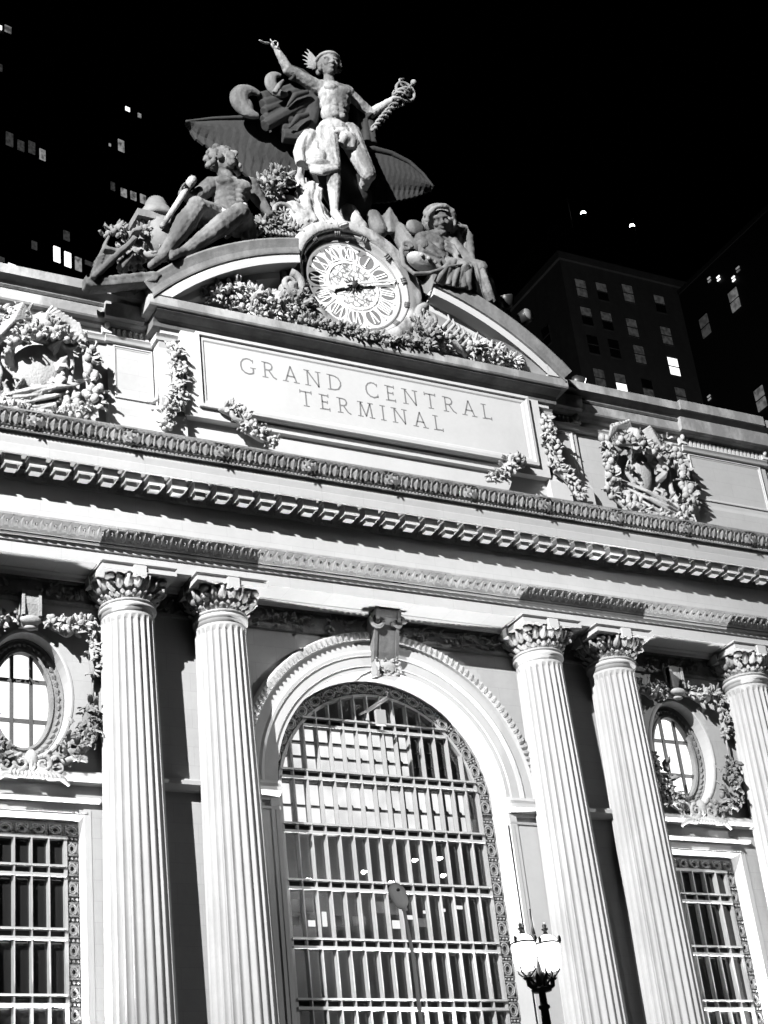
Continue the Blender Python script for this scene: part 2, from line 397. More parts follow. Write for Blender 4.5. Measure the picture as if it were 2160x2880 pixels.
# spandrel curved line (outer label moulding, left and right)
# keystone
q=MB()
prf=[(.25,23.9),(.12,24.2),(.0,24.6),(-.12,25.0),(-.3,25.3),(-.36,25.5),(-.3,25.62),(.35,25.645),(.5,25.2),(.52,23.9)]
q.prof(prf,-.45,.45)
for x in (-.47,.35): q.prof([(y-.04,z) for y,z in prf[:7]]+[(y+.05,z) for y,z in prf[6::-1]],x,x+.12)
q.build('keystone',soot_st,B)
q=MB()
for sgn in (-1,1): scroll(q,(sgn*.43,25.2),.26,1.4,rad=.08,y=-.2,dirn=sgn); q.build('keystone_volute',dark_carve,B); q=MB()
q.box(-.44,.44,.12,.5,23.35,23.92)
for i in range(5): q.leaf((-.34+.17*i,.1,23.9),(0.2*(i-2)/2,-.2,-1),(0,-1,0),.5,.26,.25,.3)
q.ell((0,.08,23.62),(.3,.16,.22))
for i in range(24): q.leaf((R_(-.4,.4),.08,R_(23.4,23.85)),(R_(-1,1),-.2,R_(-1,.4)),(0,-1,0),.25,.14,.6,.3)
q.build('keystone_mask',carve_st,B)

# arched window
def grid_window(name,cx,hw,ybot,glz,mull,trans,arch=None,y=1.5,top=None):
    fr=MB()
    # frame edge
    if arch:
        R,cz=arch
        pt=[(R,ybot,1,0)]+circ(0,cz,R,0,PI,48)+[(-R,ybot,-1,0)]
        fr.sweep([(-.05,y-.1),(.05,y-.1),(.05,y+.1),(-.05,y+.1)],pt)
        zt=lambda x: cz+math.sqrt(max(0,(R-.02)**2-x*x))
        xr=lambda z: R if z<cz else math.sqrt(max(0.01,R*R-(z-cz)**2))
    else:
        fr.box(cx-hw-.05,cx-hw+.05,y-.1,y+.1,ybot,top); fr.box(cx+hw-.05,cx+hw+.05,y-.1,y+.1,ybot,top); fr.box(cx-hw-.05,cx+hw+.05,y-.14,y+.1,top-.05,top+.05)
        zt=lambda x: top; xr=lambda z: hw
    root=fr.build(name,iron,B)
    mu=MB()
    for x in mull:
        mu.box(cx+x-.022,cx+x+.022,y-.15,y+.05,ybot,zt(x)); mu.box(cx+x-.036,cx+x+.036,y-.03,y+.06,ybot,zt(x))
    mu.build('mullions',iron,root)
    for z in trans:
        t=MB(); w_=xr(z+.1)
        t.box(cx-w_,cx+w_,y-.17,y+.03,z-.045,z+.045); t.box(cx-w_,cx+w_,y-.17,y+.03,z+.245,z+.305); t.build('transom',iron,root)
    for z in trans: t=MB(); w_=xr(z+.1); t.box(cx-w_+.05,cx+w_-.05,y+.01,y+.04,z+.045,z+.245); t.build('transom_backing',black_iron,root)
    gl=MB()
    if arch:
        P=[(arch[0],ybot)]+[(x,z) for x,z,_,_ in circ(0,arch[1],arch[0],0,PI,48)]+[(-arch[0],ybot)]
        gl.polyprism(P,y+.045,y+.055)
    else: gl.box(cx-hw,cx+hw,y+.045,y+.055,ybot,top)
    gl.build('glass',glz,root)
    return root
TR=[12.68,14.52,16.37,18.2,20.02,21.86]
pit=7.4/15
aw=grid_window('arched_window',0,3.7,8.3,glass,[-3.7+pit*i for i in range(1,15)],[10.85]+TR,arch=(3.7,ARC_Z),y=1.5)
# ornamental metal border between glazing and reveal
def rosette(mb,x,z,y,nx,nz,r=.17,sq=.24):
    s=Vector((-nz,0,nx)); n_=Vector((nx,0,nz)); c=Vector((x,y,z))
    def bar(p,qv,th=.022): mb.tube([p,qv],th,5)
    cs=[c+s*a*sq+n_*b*sq*.92 for a,b in ((-1,-1),(1,-1),(1,1),(-1,1))]
    for i in range(4): bar(cs[i],cs[(i+1)%4])
    for rr,th in ((r,.035),(r*.62,.02)):
        P=[c+(s*math.cos(t)*1.12+n_*math.sin(t)*.9)*rr for t in [2*PI*i/14 for i in range(15)]]; mb.tube(P,th,5)
def knot(mb,x,z,y,nx,nz):
    s=Vector((-nz,0,nx)); n_=Vector((nx,0,nz)); c=Vector((x,y,z))
    for a in (-.13,0,.13):
        mb.ell(c+n_*a,(.045,.05,.045),None,7,5)
    for b in (-.1,.1): mb.tube([c-n_*.22+s*b,c+n_*.22+s*b],.018,5)
bd=MB(); pl=MB()
step=.66
zz=8.7
while zz<ARC_Z-.2:
    for s in (-1,1): rosette(bd,s*3.95,zz,1.46,s,0); knot(bd,s*3.95,zz+step/2,1.46,s,0)
    zz+=step
N=19
for i in range(N+1):
    a=PI*i/N; rosette(bd,3.95*math.cos(a),ARC_Z+3.95*math.sin(a),1.46,math.cos(a),math.sin(a))
    if i<N: a+=PI/N/2; knot(bd,3.95*math.cos(a),ARC_Z+3.95*math.sin(a),1.46,math.cos(a),math.sin(a))
bd.build('border_ornament',iron_orn,aw)
pl.sweep([(-.25,1.52),(.3,1.52),(.3,1.56),(-.25,1.56)],[(3.95,8.2,1,0)]+circ(0,ARC_Z,3.95,0,PI,56)+[(-3.95,8.2,-1,0)])
pl.build('border_plate',iron_dark,aw)
# hall behind the arched window
hall=MB(); hall.box(-6,9.5,7.0,7.2,6,27); hall.box(-6,-5.8,1.8,7,6,27); hall.box(9.3,9.5,1.8,7,6,27); hall.box(-6,9.5,1.8,7.2,27,27.2); hall.box(-6,9.5,1.8,7.2,5.8,6)
hallm=mat('hall_plaster',.3,bump=.1,stain=.4,stain_col=.12,stain_scale=.4)
hl=hall.build('hall_interior',hallm,B)
PX=.57
tiers=[(22.2,22.95),(23.05,23.5),(20.3,21.08),(21.2,21.95)]
hl_=bpy.data.lights.new('hall_fill_light','POINT'); hl_.energy=260; hl_.shadow_soft_size=.5; ho_=bpy.data.objects.new('hall_fill_light',hl_); C.objects.link(ho_); ho_.location=(-1,4.2,17.5); ho_.parent=hl  # added point light to brighten the hall walls, no chandelier there
for i in range(-9,12):
    pa=MB(); x=i*PX+.25
    for z0,z1 in tiers:
        if i<8 or z1<22.1: pa.box(x-.2,x+.2,6.9,6.95,z0,z1)
    if i<8: pa.box(x-.2,x+.2,6.9,6.95,23.65,24.1)
    pa.build('lit_hall_pane',lit_pane,hl)
q=MB()
for i in range(-9,13): x=i*PX-.035; q.box(x-.05,x+.05,6.85,6.98,20.2,24.6); q.ell((x,6.82,21.15),(.11,.1,.12),None,8,6); q.ell((x,6.82,23.0),(.11,.1,.12),None,8,6)
for z in (20.2,21.13,22.08,23.0,23.58,24.2): q.box(-5.8,9.3,6.84,6.99,z-.04,z+.04)
q.build('gallery_rail',hallm,hl)
for (px,py) in ((1022,2453),(864,2475),(1245,2463),(1235,2415),(1165,2420),(1098,2483)):
    p=W(px,py,5.5); q=MB(); q.ell(p,(.085,.08,.07),None,10,7); q.ell(p+Vector((.12,0,.03)),(.04,.04,.04),None,8,6); q.build('hall_lamp',bulb,hl)
for (px,py,ww,hh) in ((913,2585,.16,.5),(877,2597,.25,.2),(1115,2600,.3,.28),(1152,2580,.3,.14),(1290,2552,.3,.12),(1195,2565,.12,.1),(1248,2560,.12,.1)):
    p=W(px,py,6.0); q=MB(); q.box(p.x-ww/2,p.x+ww/2,5.98,6.03,p.z-hh/2,p.z+hh/2); q.build('lit_hall_opening',lit_hi,hl)
for (px,py,ww,hh) in ((830,2548,.3,.45),(870,2545,.3,.45),(1068,2552,.4,.4),(1105,2556,.4,.4),(830,2590,.3,.3),(955,2590,.6,.35),(1180,2595,.6,.3),(1010,2590,.5,.3)):
    p=W(px,py,6.2); q=MB(); q.box(p.x-ww/2,p.x+ww/2,6.18,6.21,p.z-hh/2,p.z+hh/2); q.build('dim_hall_opening',lit_mid,hl)

# side windows and oculi
for bi,bx in enumerate(BAYS):
    q=MB(); 
    q.box(bx-1.9,bx-1.7,YW-.02,1.42,8.2,18.2); q.box(bx+1.7,bx+1.9,YW-.02,1.42,8.2,18.2); q.box(bx-1.7,bx+1.7,YW-.02,1.42,18.04,18.2)
    q.box(bx-1.78,bx+1.78,YW-.05,YW-.02,18.09,18.16)
    q.build('window_reveal',smooth_st,B)
    gw=grid_window('tall_window',bx,1.28,8.3,darkglass,[-.768,-.256,.256,.768],[10.85,12.66,14.52,16.37],y=1.2,top=17.5)
    lp=MB(); lp.box(bx-1.25,bx+1.25,1.262,1.266,8.4,12.6); lp.build('window_blind',dimglass,gw)
    bd=MB(); pl=MB(); z=8.8
    while z<17.3:
        for s in (-1,1): rosette(bd,bx+s*1.49,z,1.17,s,0,.13,.17); knot(bd,bx+s*1.49,z+.3,1.17,s,0)
        z+=.6
    for i in range(7): rosette(bd,bx-1.49+i*2.98/6,17.74,1.17,0,1,.13,.17)
    bd.build('border_ornament',iron_orn,gw)
    for a,b,c_,d_ in ((bx-1.7,bx-1.3,8.2,18.04),(bx+1.3,bx+1.7,8.2,18.04),(bx-1.3,bx+1.3,17.52,18.04)): pl.box(a,b,1.23,1.27,c_,d_)
    pl.build('border_plate',iron_dark,gw)
    # oculus
    q=MB(); pth=circ(bx,21.75,1.32,0,2*PI,48,2.0)[:-1]
    q.sweep([(.12,YW+.03),(.12,YW-.02),(.06,YW-.035),(.0,YW-.02),(-.03,1.12),(.1,1.2),(.2,1.2)],pth,True)
    oc=q.build('oculus_window',smooth_st,B)
    q=MB(); pth=circ(bx,21.75,1.0,0,2*PI,48,1.68)[:-1]
    q.sweep([(.32,1.1),(.3,1.04),(.26,1.02),(.22,1.08),(.0,1.1),(-.04,1.04),(-.12,1.06),(-.14,1.34),(.3,1.34)],pth,True)
    for i in range(44):
        a=2*PI*i/44; q.leaf((bx+1.12*math.cos(a),1.08,21.75+1.80*math.sin(a)),(-math.sin(a),-.1,math.cos(a)),(0,-1,0),.22,.18,.4,.3)
    q.build('carved_ring',dark_carve,oc)
    q=MB(); q.polyprism([(bx+.9*math.cos(2*PI*i/40),21.75+1.6*math.sin(2*PI*i/40)) for i in range(40)],1.28,1.30); q.build('lit_pane',lit_pane,oc)
    q=MB()
    for x in (-.3,.3): q.box(bx+x-.055,bx+x+.055,1.16,1.24,20.2,23.3)
    for z in (21.1,22.4): q.box(bx-.86,bx+.86,1.18,1.25,z-.06,z+.06)
    q.build('glazing_bars',iron_dark,oc)
    # keystone, garlands and swag
    q=MB(); q.prof([(.4,23.8),(.22,24.1),(.12,24.5),(.1,24.95),(.45,25.0),(.5,23.8)],bx-.3,bx+.3)
    for x in (-.3,.22): q.box(bx+x,bx+x+.09,.06,.3,24.1,24.9)
    q.ell((bx,.2,23.98),(.34,.16,.16)); q.ell((bx,.26,23.75),(.2,.12,.08)); q.build('oculus_keystone',carve_st,B)
    for s in (-1,1):
        q=MB(); garland(q,[(bx+s*.42,.38,24.2),(bx+s*.8,.32,23.95),(bx+s*1.15,.26,23.8),(bx+s*1.5,.3,24.0),(bx+s*1.95,.34,24.2)],[.14,.26,.36,.26,.12],22,.2,size=.3)
        garland(q,[(bx+s*1.95,.34,24.2),(bx+s*1.98,.36,23.6),(bx+s*2.0,.34,23.1),(bx+s*2.0,.4,22.45)],[.16,.12,.26,.14],20,.25,size=.27)
        q.tube([(bx+s*2.0,.42,22.5),(bx+s*1.98,.42,21.6)],.035,6); q.build('garland',carve_st,B)
    for s in (-1,1):
        q=MB(); garland(q,[(bx+s*1.95,.36,21.5),(bx+s*1.75,.3,21.0),(bx+s*1.85,.28,20.4),(bx+s*1.5,.28,20.0),(bx+s*1.1,.3,19.7),(bx+s*.6,.32,19.55)],[.2,.26,.34,.38,.32,.2],20,.15,size=.34)
        for k in range(14): q.leaf((bx+s*R_(1.1,2.1),.3,R_(19.7,21.3)),(s*R_(-1,1),-.5,R_(-1,1)),(0,-1,0),.5,.3,.5,.2)
        q.build('oak_branch_carving',dark_carve,B)
    q=MB()
    q.ell((bx,.22,19.5),(.2,.18,.32))
    for s in (-1,1):
        scroll(q,(bx+s*.32,19.35),.26,1.3,rad=.08,y=.12,dirn=-s,a0=PI/2); scroll(q,(bx+s*.75,19.3),.3,1.2,rad=.09,y=.15,dirn=s,a0=PI/2)
        q.tube([(bx+s*.15,.15,19.2),(bx+s*.5,.05,18.95),(bx+s*.85,.05,18.95),(bx+s*1.1,.12,18.75)],[.1,.13,.1,.05],8)
        q.tube([(bx+s*.9,.15,19.45),(bx+s*1.3,.08,19.62),(bx+s*1.65,.16,19.55)],[.12,.1,.04],8)
    for i in range(13): q.leaf((bx-.6+.1*i,.08,19.15),(.5*(i-6)/6,-.35,-1),(0,-1,.2),.5,.17,.7,.3)
    q.build('mask_and_bow_carving',carve_st,B)

# ------------------------------------------------------------------ columns
def column_proto():
    nf=24; seg=nf*8; zs=[9.0,10,12,14.5,17,19.5,21.5,23.2,23.95,24.12,24.2]
    q=MB(); vs=[]
    zc=[9.0]+zs[1:]
    for j,z in enumerate(zs):
        t=(z-9)/15.5; r=1.03-(.21)*t**1.35
        for i in range(seg):
            a=2*PI*i/seg; ph=(i%8)/8
            d=0
            if .12<ph<.99:
                u=(ph-.12)/.87; d=math.sin(PI*u)**.8*.105
            if z>24.11: d*=0.0
            elif z>23.9: d*=.75
            rr=r-d; vs.append((rr*math.cos(a),rr*math.sin(a),z))
    fs=[]
    for j in range(len(zs)-1):
        for i in range(seg):
            i2=(i+1)%seg; fs.append((j*seg+i,j*seg+i2,(j+1)*seg+i2,(j+1)*seg+i))
    q.add(vs,fs,False)
    q.lathe([(.0,24.19),(.82,24.2),(.83,24.34),(.85,24.36),(.90,24.40),(.9,24.47),(.85,24.5),(.84,24.54),(0,24.55)],n=64)
    o=q.build('column',shaft_st,B)
    c=MB(); c.lathe([(0,24.5),(.82,24.52),(.8,24.75),(.84,24.95),(.98,25.12),(1.02,25.25),(.9,25.33),(0,25.34)],n=48)
    c.lathe([(0,24.52),(.84,24.53),(.90,24.57),(.88,24.62),(.82,24.64),(0,24.65)],n=48)
    for i in range(16):
        a=2*PI*(i+.25)/16; ca,sa=math.cos(a),math.sin(a)
        c.leaf((.80*ca,.80*sa,24.58),(ca*.25,sa*.25,1),(ca,sa,0),.36,.26,.9,.25)
        a+=PI/16; ca,sa=math.cos(a),math.sin(a)
        c.leaf((.80*ca,.80*sa,24.68),(ca*.3,sa*.3,1),(ca,sa,0),.34,.2,1.0,.25)
    for i in range(22):     # big gadroons under the abacus
        a=2*PI*(i+.5)/22; ca,sa=math.cos(a),math.sin(a); rot=Matrix.Rotation(a,3,'Z')@Matrix.Rotation(math.radians(30),3,'Y')
        c.ell((.97*ca,.97*sa,25.13),(.16,.165,.25),rot,10,7); c.tube([(1.0*ca*.9,1.0*sa*.9,24.92),(1.13*ca,1.13*sa,25.08),(1.2*ca,1.2*sa,25.28)],[.03,.05,.06],6)
    for sx in (-1,1):
        for sy in (-1,1):
            for k in range(5): c.leaf((sx*R_(.66,.78),sy*R_(.66,.78),R_(24.8,25.05)),(sx*.6,sy*.6,R_(.5,1.2)),(sx,sy,-.3),.3,.2,.8,.3)
            c.ell((sx*.86,sy*.86,25.24),(.17,.17,.11),None,10,7)
    c.build('capital',carve_st,o)
    b=MB(); b.box(-1.22,1.22,-1.22,1.22,25.34,25.49); b.box(-1.09,1.09,-1.09,1.09,25.49,25.60); b.box(-1.24,1.24,-1.24,1.24,25.60,25.645)
    b.box(-.2,.2,-1.29,-1.1,25.2,25.54); b.box(-1.29,-1.1,-.2,.2,25.2,25.54); b.box(1.1,1.29,-.2,.2,25.2,25.54)
    b.build('abacus',smooth_st,o)
    s=MB(); s.lathe([(1.3,8.2),(1.32,8.35),(1.3,8.5),(1.2,8.55),(1.12,8.66),(1.18,8.8),(1.16,8.9),(1.05,8.95),(1.04,9.02)],n=48); s.build('base',smooth_st,o)
    return o
col0=column_proto()
COLX=(-15.35,-9.17,-6.05,6.05,9.17,15.35,18.5)
for i,x in enumerate(COLX):
    o=col0 if i==0 else copy_tree(col0,B)
    o.location=(x,0,0); o.rotation_euler=(0,0,0)

# ------------------------------------------------------------------ entablature
q=MB(); q.prof([(-.85,25.65),(-.85,26.02),(-.80,26.03),(-.80,26.07),(-.90,26.09),(-.90,26.22),(-.94,26.25),(-.96,26.29),(-.82,26.295),(.6,26.295),(.6,26.0),(.2,25.66),(.2,25.65)],X0,X1)
q.prof([(.14,25.58),(.04,25.62),(.02,25.647),(.28,25.647),(.28,25.5),(.2,25.5)],X0,X1)
q.build('architrave',long_ash,B)
q=MB(); q.prof([(-.84,26.3),(-1.0,26.34),(-1.08,26.44),(-1.32,26.56),(-1.42,26.64),(-1.43,26.71),(-1.26,26.76),(-.5,26.78),(-.5,26.3)],X0,X1)
N=int((X1-X0)/.30)
for i in range(N):
    x=-15+.30*i
    if x>19 : break
    q.leaf((x,-1.06,26.38),(0,-1.0,.62),(0,-.55,-.84),.42,.22,.1,.3); q.ell((x+.15,-1.26,26.50),(.045,.05,.09),None,6,5)
q.build('architrave_crown_moulding',carve_st,B)
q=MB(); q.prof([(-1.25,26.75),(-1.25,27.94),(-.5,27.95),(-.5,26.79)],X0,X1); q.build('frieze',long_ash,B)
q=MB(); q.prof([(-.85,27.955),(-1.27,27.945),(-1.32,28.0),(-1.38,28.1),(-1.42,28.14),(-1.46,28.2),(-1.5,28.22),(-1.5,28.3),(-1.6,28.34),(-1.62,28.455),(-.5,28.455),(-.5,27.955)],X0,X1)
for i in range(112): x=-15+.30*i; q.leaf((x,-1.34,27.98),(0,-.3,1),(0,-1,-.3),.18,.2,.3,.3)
q.build('bed_moulding',dark_carve,B)
q=MB()   # corona, with drip and the weathered top
q.prof([(-2.10,28.5),(-2.11,28.34),(-2.2,28.33),(-2.22,28.62),(-2.2,28.64),(-2.24,28.86),(-2.24,29.0),(.5,29.02),(.5,28.48)],X0,X1)
cor=q.build('cornice',long_ash,B)
q=MB(); q.prof([(-2.24,29.0),(-2.3,29.05),(-2.36,29.06),(-2.30,29.1),(-2.4,29.16),(-2.42,29.2),(-2.36,29.22),(-2.5,29.36),(-2.56,29.5),(-2.68,29.56),(-2.68,29.62),(-.4,30.35),(.5,30.35),(.5,29.0)],X0,X1)
q.build('sima',dark_carve,cor)
q=MB()
x=-14.2; k=0
while x<19:
    q.leaf((x,-2.42,29.2),(0,-.4,1),(0,-1,-.15),.4,.27,.5,.3); q.ell((x+.19,-2.47,29.3),(.05,.06,.11),None,6,5)
    q.tube([(x+.19,-2.44,29.2),(x+.19,-2.6,29.52)],.03,5)
    if abs((x-2.3)%3.08)<.39: 
        q.ell((x+.1,-2.52,29.38),(.19,.12,.2),None,12,8)
        for j in range(6): q.leaf((x+.1,-2.55,29.38),(math.cos(j),-.3,math.sin(j)),(0,-1,0),.28,.15,.4,.3)
    x+=.385
x=-14.2
while x<19: q.ell((x,-2.36,29.075),(.06,.06,.035),None,7,5); x+=.13
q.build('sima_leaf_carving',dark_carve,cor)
mo=MB()
mo.prof([(-2.06,28.38),(-2.08,28.46),(-1.5,28.46),(-1.5,28.38)],-.29,.29)
mo.prof([(-1.99,28.10),(-2.0,28.38),(-1.5,28.38),(-1.5,28.16),(-1.95,28.16),(-1.95,28.10)],-.25,.25)
mo.prof([(-2.03,28.085),(-2.03,28.13),(-1.93,28.13),(-1.93,28.085)],-.27,.27)
mo.box(-.27,-.23,-1.93,-1.5,28.085,28.13); mo.box(.23,.27,-1.93,-1.5,28.085,28.13)
mo.box(-.17,.17,-1.84,-1.56,27.98,28.155)
m0=mo.build('modillion',smooth_st,cor)
PITM=.765
first=True
for i in range(-19,25):
    o=m0 if first else m0.copy()
    if not first: C.objects.link(o); o.parent=cor
    first=False; o.location=((i+.5)*PITM-.0,0,0)
# carved band on the wall under the beam
q=MB(); q.prof([(YW,24.78),(.5,24.8),(.46,24.88),(.52,24.9),(.52,25.5),(.44,25.52),(.4,25.646),(YW,25.646)],X0,X1)
for i in range(400):
    x=R_(-15,19); q.leaf((x,.5,R_(24.95,25.45)),(R_(-1,1),-.15,R_(-1,1)),(0,-1,0),.3,.16,.6,.3)
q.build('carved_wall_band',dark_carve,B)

# ------------------------------------------------------------------ attic
q=MB()
q.box(-7.2,7.2,-.7,.9,30.0,31.56)          # block under the inscription
q.prof([(-.7,31.56),(-.86,31.6),(-.86,31.72),(-.8,31.74),(-.84,31.86),(-.78,31.9),(-.7,31.93),(.5,31.93),(.5,31.56)],-5.2,5.2)
q.box(-7.25,-5.2,-.99,-.2,31.58,34.99); q.box(5.2,7.25,-.99,-.2,31.58,34.99)
q.box(-5.2,5.2,-.8,-.2,31.93,35.05)
q.build('inscription_block',smooth_st,B)
q=MB()
def frame(mb,x0,x1,z0,z1,y,wd,dp):   # moulded picture frame
    pr=[(0,y),(0,y-dp),(wd*.35,y-dp*1.1),(wd*.4,y-dp*.5),(wd*.8,y-dp*.4),(wd,y)]
    for a,b,c_,d_ in ((x0,x0+wd,z0,z1),(x1-wd,x1,z0,z1)):
        pass
    # outer to inner rings
    def ring(o): return [(x0+o,z0+o),(x1-o,z0+o),(x1-o,z1-o),(x0+o,z1-o)]
    vs=[]; 
    for o,yy in pr: vs+=[(x,yy,z) for x,z in ring(o)]
    fs=[]
    for k in range(len(pr)-1):
        for i in range(4): fs.append((k*4+i,k*4+(i+1)%4,(k+1)*4+(i+1)%4,(k+1)*4+i))
    mb.add(vs,fs)
ip=MB(); ip.box(-6.55,6.55,-1.0,-.8,31.96,34.92); pan=ip.build('inscription_panel',smooth_st,B)
fr=MB(); frame(fr,-6.75,6.75,31.97,35.0,-.99,.34,.12); fr.build('panel_frame',smooth_st,pan)
# letters: strokes with small serifs
def S(*p): return list(p)
LET={
'T':(.72,[[(0,.97),(.72,.97)],[(.36,.97),(.36,0)]],[(0,.97,'v'),(.72,.97,'v'),(.36,0,'h')]),
'E':(.58,[[(.1,0),(.1,1)],[(.1,.97),(.52,.97)],[(.1,.52),(.44,.52)],[(.1,.03),(.56,.03)]],[(.1,0,'h'),(.1,1,'h'),(.52,.97,'v'),(.56,.03,'v'),(.44,.52,'v')]),
'R':(.74,[[(.1,0),(.1,1)],[(.1,.98),(.35,.98),(.5,.92),(.56,.76),(.5,.58),(.35,.5),(.1,.5)],[(.33,.5),(.6,.08),(.78,-.02)]],[(.1,0,'h'),(.1,1,'h')]),
'M':(.95,[[(.1,0),(.16,1)],[(.16,1),(.48,.05)],[(.48,.05),(.8,1)],[(.8,1),(.88,0)]],[(.1,0,'h'),(.88,0,'h'),(.14,1,'h'),(.82,1,'h')]),
'I':(.22,[[(.11,0),(.11,1)]],[(.11,0,'h'),(.11,1,'h')]),
'N':(.86,[[(.1,0),(.1,1)],[(.1,1),(.78,0)],[(.78,0),(.78,1)]],[(.1,0,'h'),(.06,1,'h'),(.78,1,'h')]),
'A':(.8,[[(.06,0),(.4,1.03)],[(.4,1.03),(.74,0)],[(.18,.36),(.63,.36)]],[(.06,0,'h'),(.74,0,'h')]),
'L':(.56,[[(.1,0),(.1,1)],[(.1,.03),(.56,.03)]],[(.1,0,'h'),(.1,1,'h'),(.56,.05,'v')]),
'G':(.85,[[(.78,.86),(.6,.98),(.42,1.0),(.2,.9),(.06,.68),(.04,.45),(.1,.2),(.28,.04),(.5,-.01),(.7,.05),(.78,.12),(.78,.42)]],[(.78,.86,'v'),(.78,.42,'h')]),
'D':(.85,[[(.1,0),(.1,1)],[(.1,.98),(.4,.97),(.64,.86),(.78,.6),(.76,.36),(.6,.1),(.36,.02),(.1,.02)]],[(.1,0,'h'),(.1,1,'h')]),
'C':(.8,[[(.76,.86),(.6,.98),(.42,1.0),(.2,.9),(.06,.68),(.04,.45),(.1,.2),(.28,.04),(.5,-.01),(.68,.05),(.78,.14)]],[(.76,.86,'v'),(.78,.14,'v')])}
def word(txt,x0,x1,z,h):
    tot=sum(LET[c][0] for c in txt)*h; gap=((x1-x0)-tot)/(len(txt)-1); x=x0
    for c in txt:
        wd,st,sf=LET[c]; mb=MB(); th=.028
        for pl_ in st:
            P=[Vector((x+a*h,-1.001,z+b*h)) for a,b in pl_]
            for i in range(len(P)-1):
                d=(P[i+1]-P[i]); nrm=Vector((-d.z,0,d.x)).normalized()*th; e=d.normalized()*th*.5
                mb.add([P[i]-nrm-e,P[i+1]-nrm+e,P[i+1]+nrm+e,P[i]+nrm-e]+[v+Vector((0,-.003-.0005*i,0)) for v in (P[i]-nrm-e,P[i+1]-nrm+e,P[i+1]+nrm+e,P[i]+nrm-e)],[(0,1,2,3),(4,5,6,7),(0,1,5,4),(1,2,6,5),(2,3,7,6),(3,0,4,7)])
        for a,b,k in sf:
            px,pz=x+a*h,z+b*h; w2,h2=(.11,.018) if k=='h' else (.018,.07)
            mb.box(px-w2,px+w2,-1.006,-1.001,pz-h2,pz+h2)
        mb.build('letter',letter_m,pan)
        x+=wd*h+gap
word('GRAND',-5.12,-1.2,33.70,.62); word('CENTRAL',-.25,5.0,33.70,.62); word('TERMINAL',-2.9,2.8,32.80,.60)
# dado, piers, cap mouldings and top cornice
q=MB()
q.box(X0,X1,.1,1.0,30.2,35.5)
for s in (-1,1):
    for xa,xb,y in ((7.25,9.55,0.0),(14.75,19.0,0.0)):
        a,b=sorted((s*xa,s*xb)); q.box(a,b,y,.3,32.3,34.7)
        q.prof([(.2,30.0),(-.35,30.0),(-.3,31.9),(-.2,32.1),(-.12,32.15),(-.1,32.3),(.2,32.3)],a-.1,b+.1)
q.build('attic_wall',ashlar,B)
q=MB()
for s in (-1,1):
    for xa,xb in ((7.95,9.35),(15.0,18.7)):
        a,b=sorted((s*xa,s*xb)); q=MB(); frame(q,a,b,32.45,34.55,.0,.12,.05); q.build('dado_frame',smooth_st,B)
q=MB()
q.prof([(.1,34.62),(-.06,34.64),(-.1,34.72),(-.04,34.74),(-.12,34.82),(-.08,34.84),(.1,34.85)],X0,-7.25); q.build('cap_moulding',smooth_st,B); q=MB(); q.prof([(.1,34.62),(-.06,34.64),(-.1,34.72),(-.04,34.74),(-.12,34.82),(-.08,34.84),(.1,34.85)],7.25,X1); q.build('cap_moulding',smooth_st,B)
for s in (-1,1):
    for xa,xb in ((7.3,9.65),(14.7,19.05)):
        q=MB(); a,b=sorted((s*xa,s*xb)); q.prof([(0,34.6),(-.14,34.62),(-.18,34.7),(-.12,34.73),(-.2,34.81),(-.16,34.86),(0,34.87)],a,b)
        q.box(a,b,-.05,.1,34.87,35.2); 
        n=int((b-a)/.2)
        for i in range(n): x=a+.1+.2*i; q.box(x-.06,x+.06,-.11,-.05,34.89,35.14); q.ell((x+.0,-.1,35.14),(.07,.05,.05),None,8,5)
        for x in (a+.05,b-.05): q.prof([(-.05,34.87),(-.2,34.9),(-.16,35.05),(-.08,35.3),(0,35.3)],x-.16,x+.16); q.ell((x,-.2,35.2),(.1,.08,.14))
        q.build('fluted_band',smooth_st,B)
q=MB()
def topcorn(a,b,dy):
    q.prof([(.1,35.2),(-.1+dy,35.22),(-.15+dy,35.3),(-.3+dy,35.34),(-.34+dy,35.4),(-.34+dy,35.78),(-.3+dy,35.8),(.1,35.82)],a,b)
topcorn(X0,X1,0)
for s in (-1,1):
    for xa,xb in ((8.35,9.75),(14.55,19.1)):
        a,b=sorted((s*xa,s*xb)); q.prof([(-.3,35.36),(-.5,35.38),(-.54,35.95),(-.3,35.97)],a,b)
q.build('attic_cornice',dirty_st,B)
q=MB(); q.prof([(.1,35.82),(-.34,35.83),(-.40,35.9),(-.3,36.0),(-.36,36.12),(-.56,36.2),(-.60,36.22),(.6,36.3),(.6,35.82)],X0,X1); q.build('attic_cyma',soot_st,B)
q=MB(); q.prof([(.8,36.22),(-.60,36.225),(-.62,36.58),(-.5,36.62),(.8,36.7)],X0,X1)
for s in (-1,1):
    a,b=sorted((s*14.55,s*18.9)); q.box(a,b,-.7,.7,36.224,36.66)
q.build('coping',dirty_st,B)
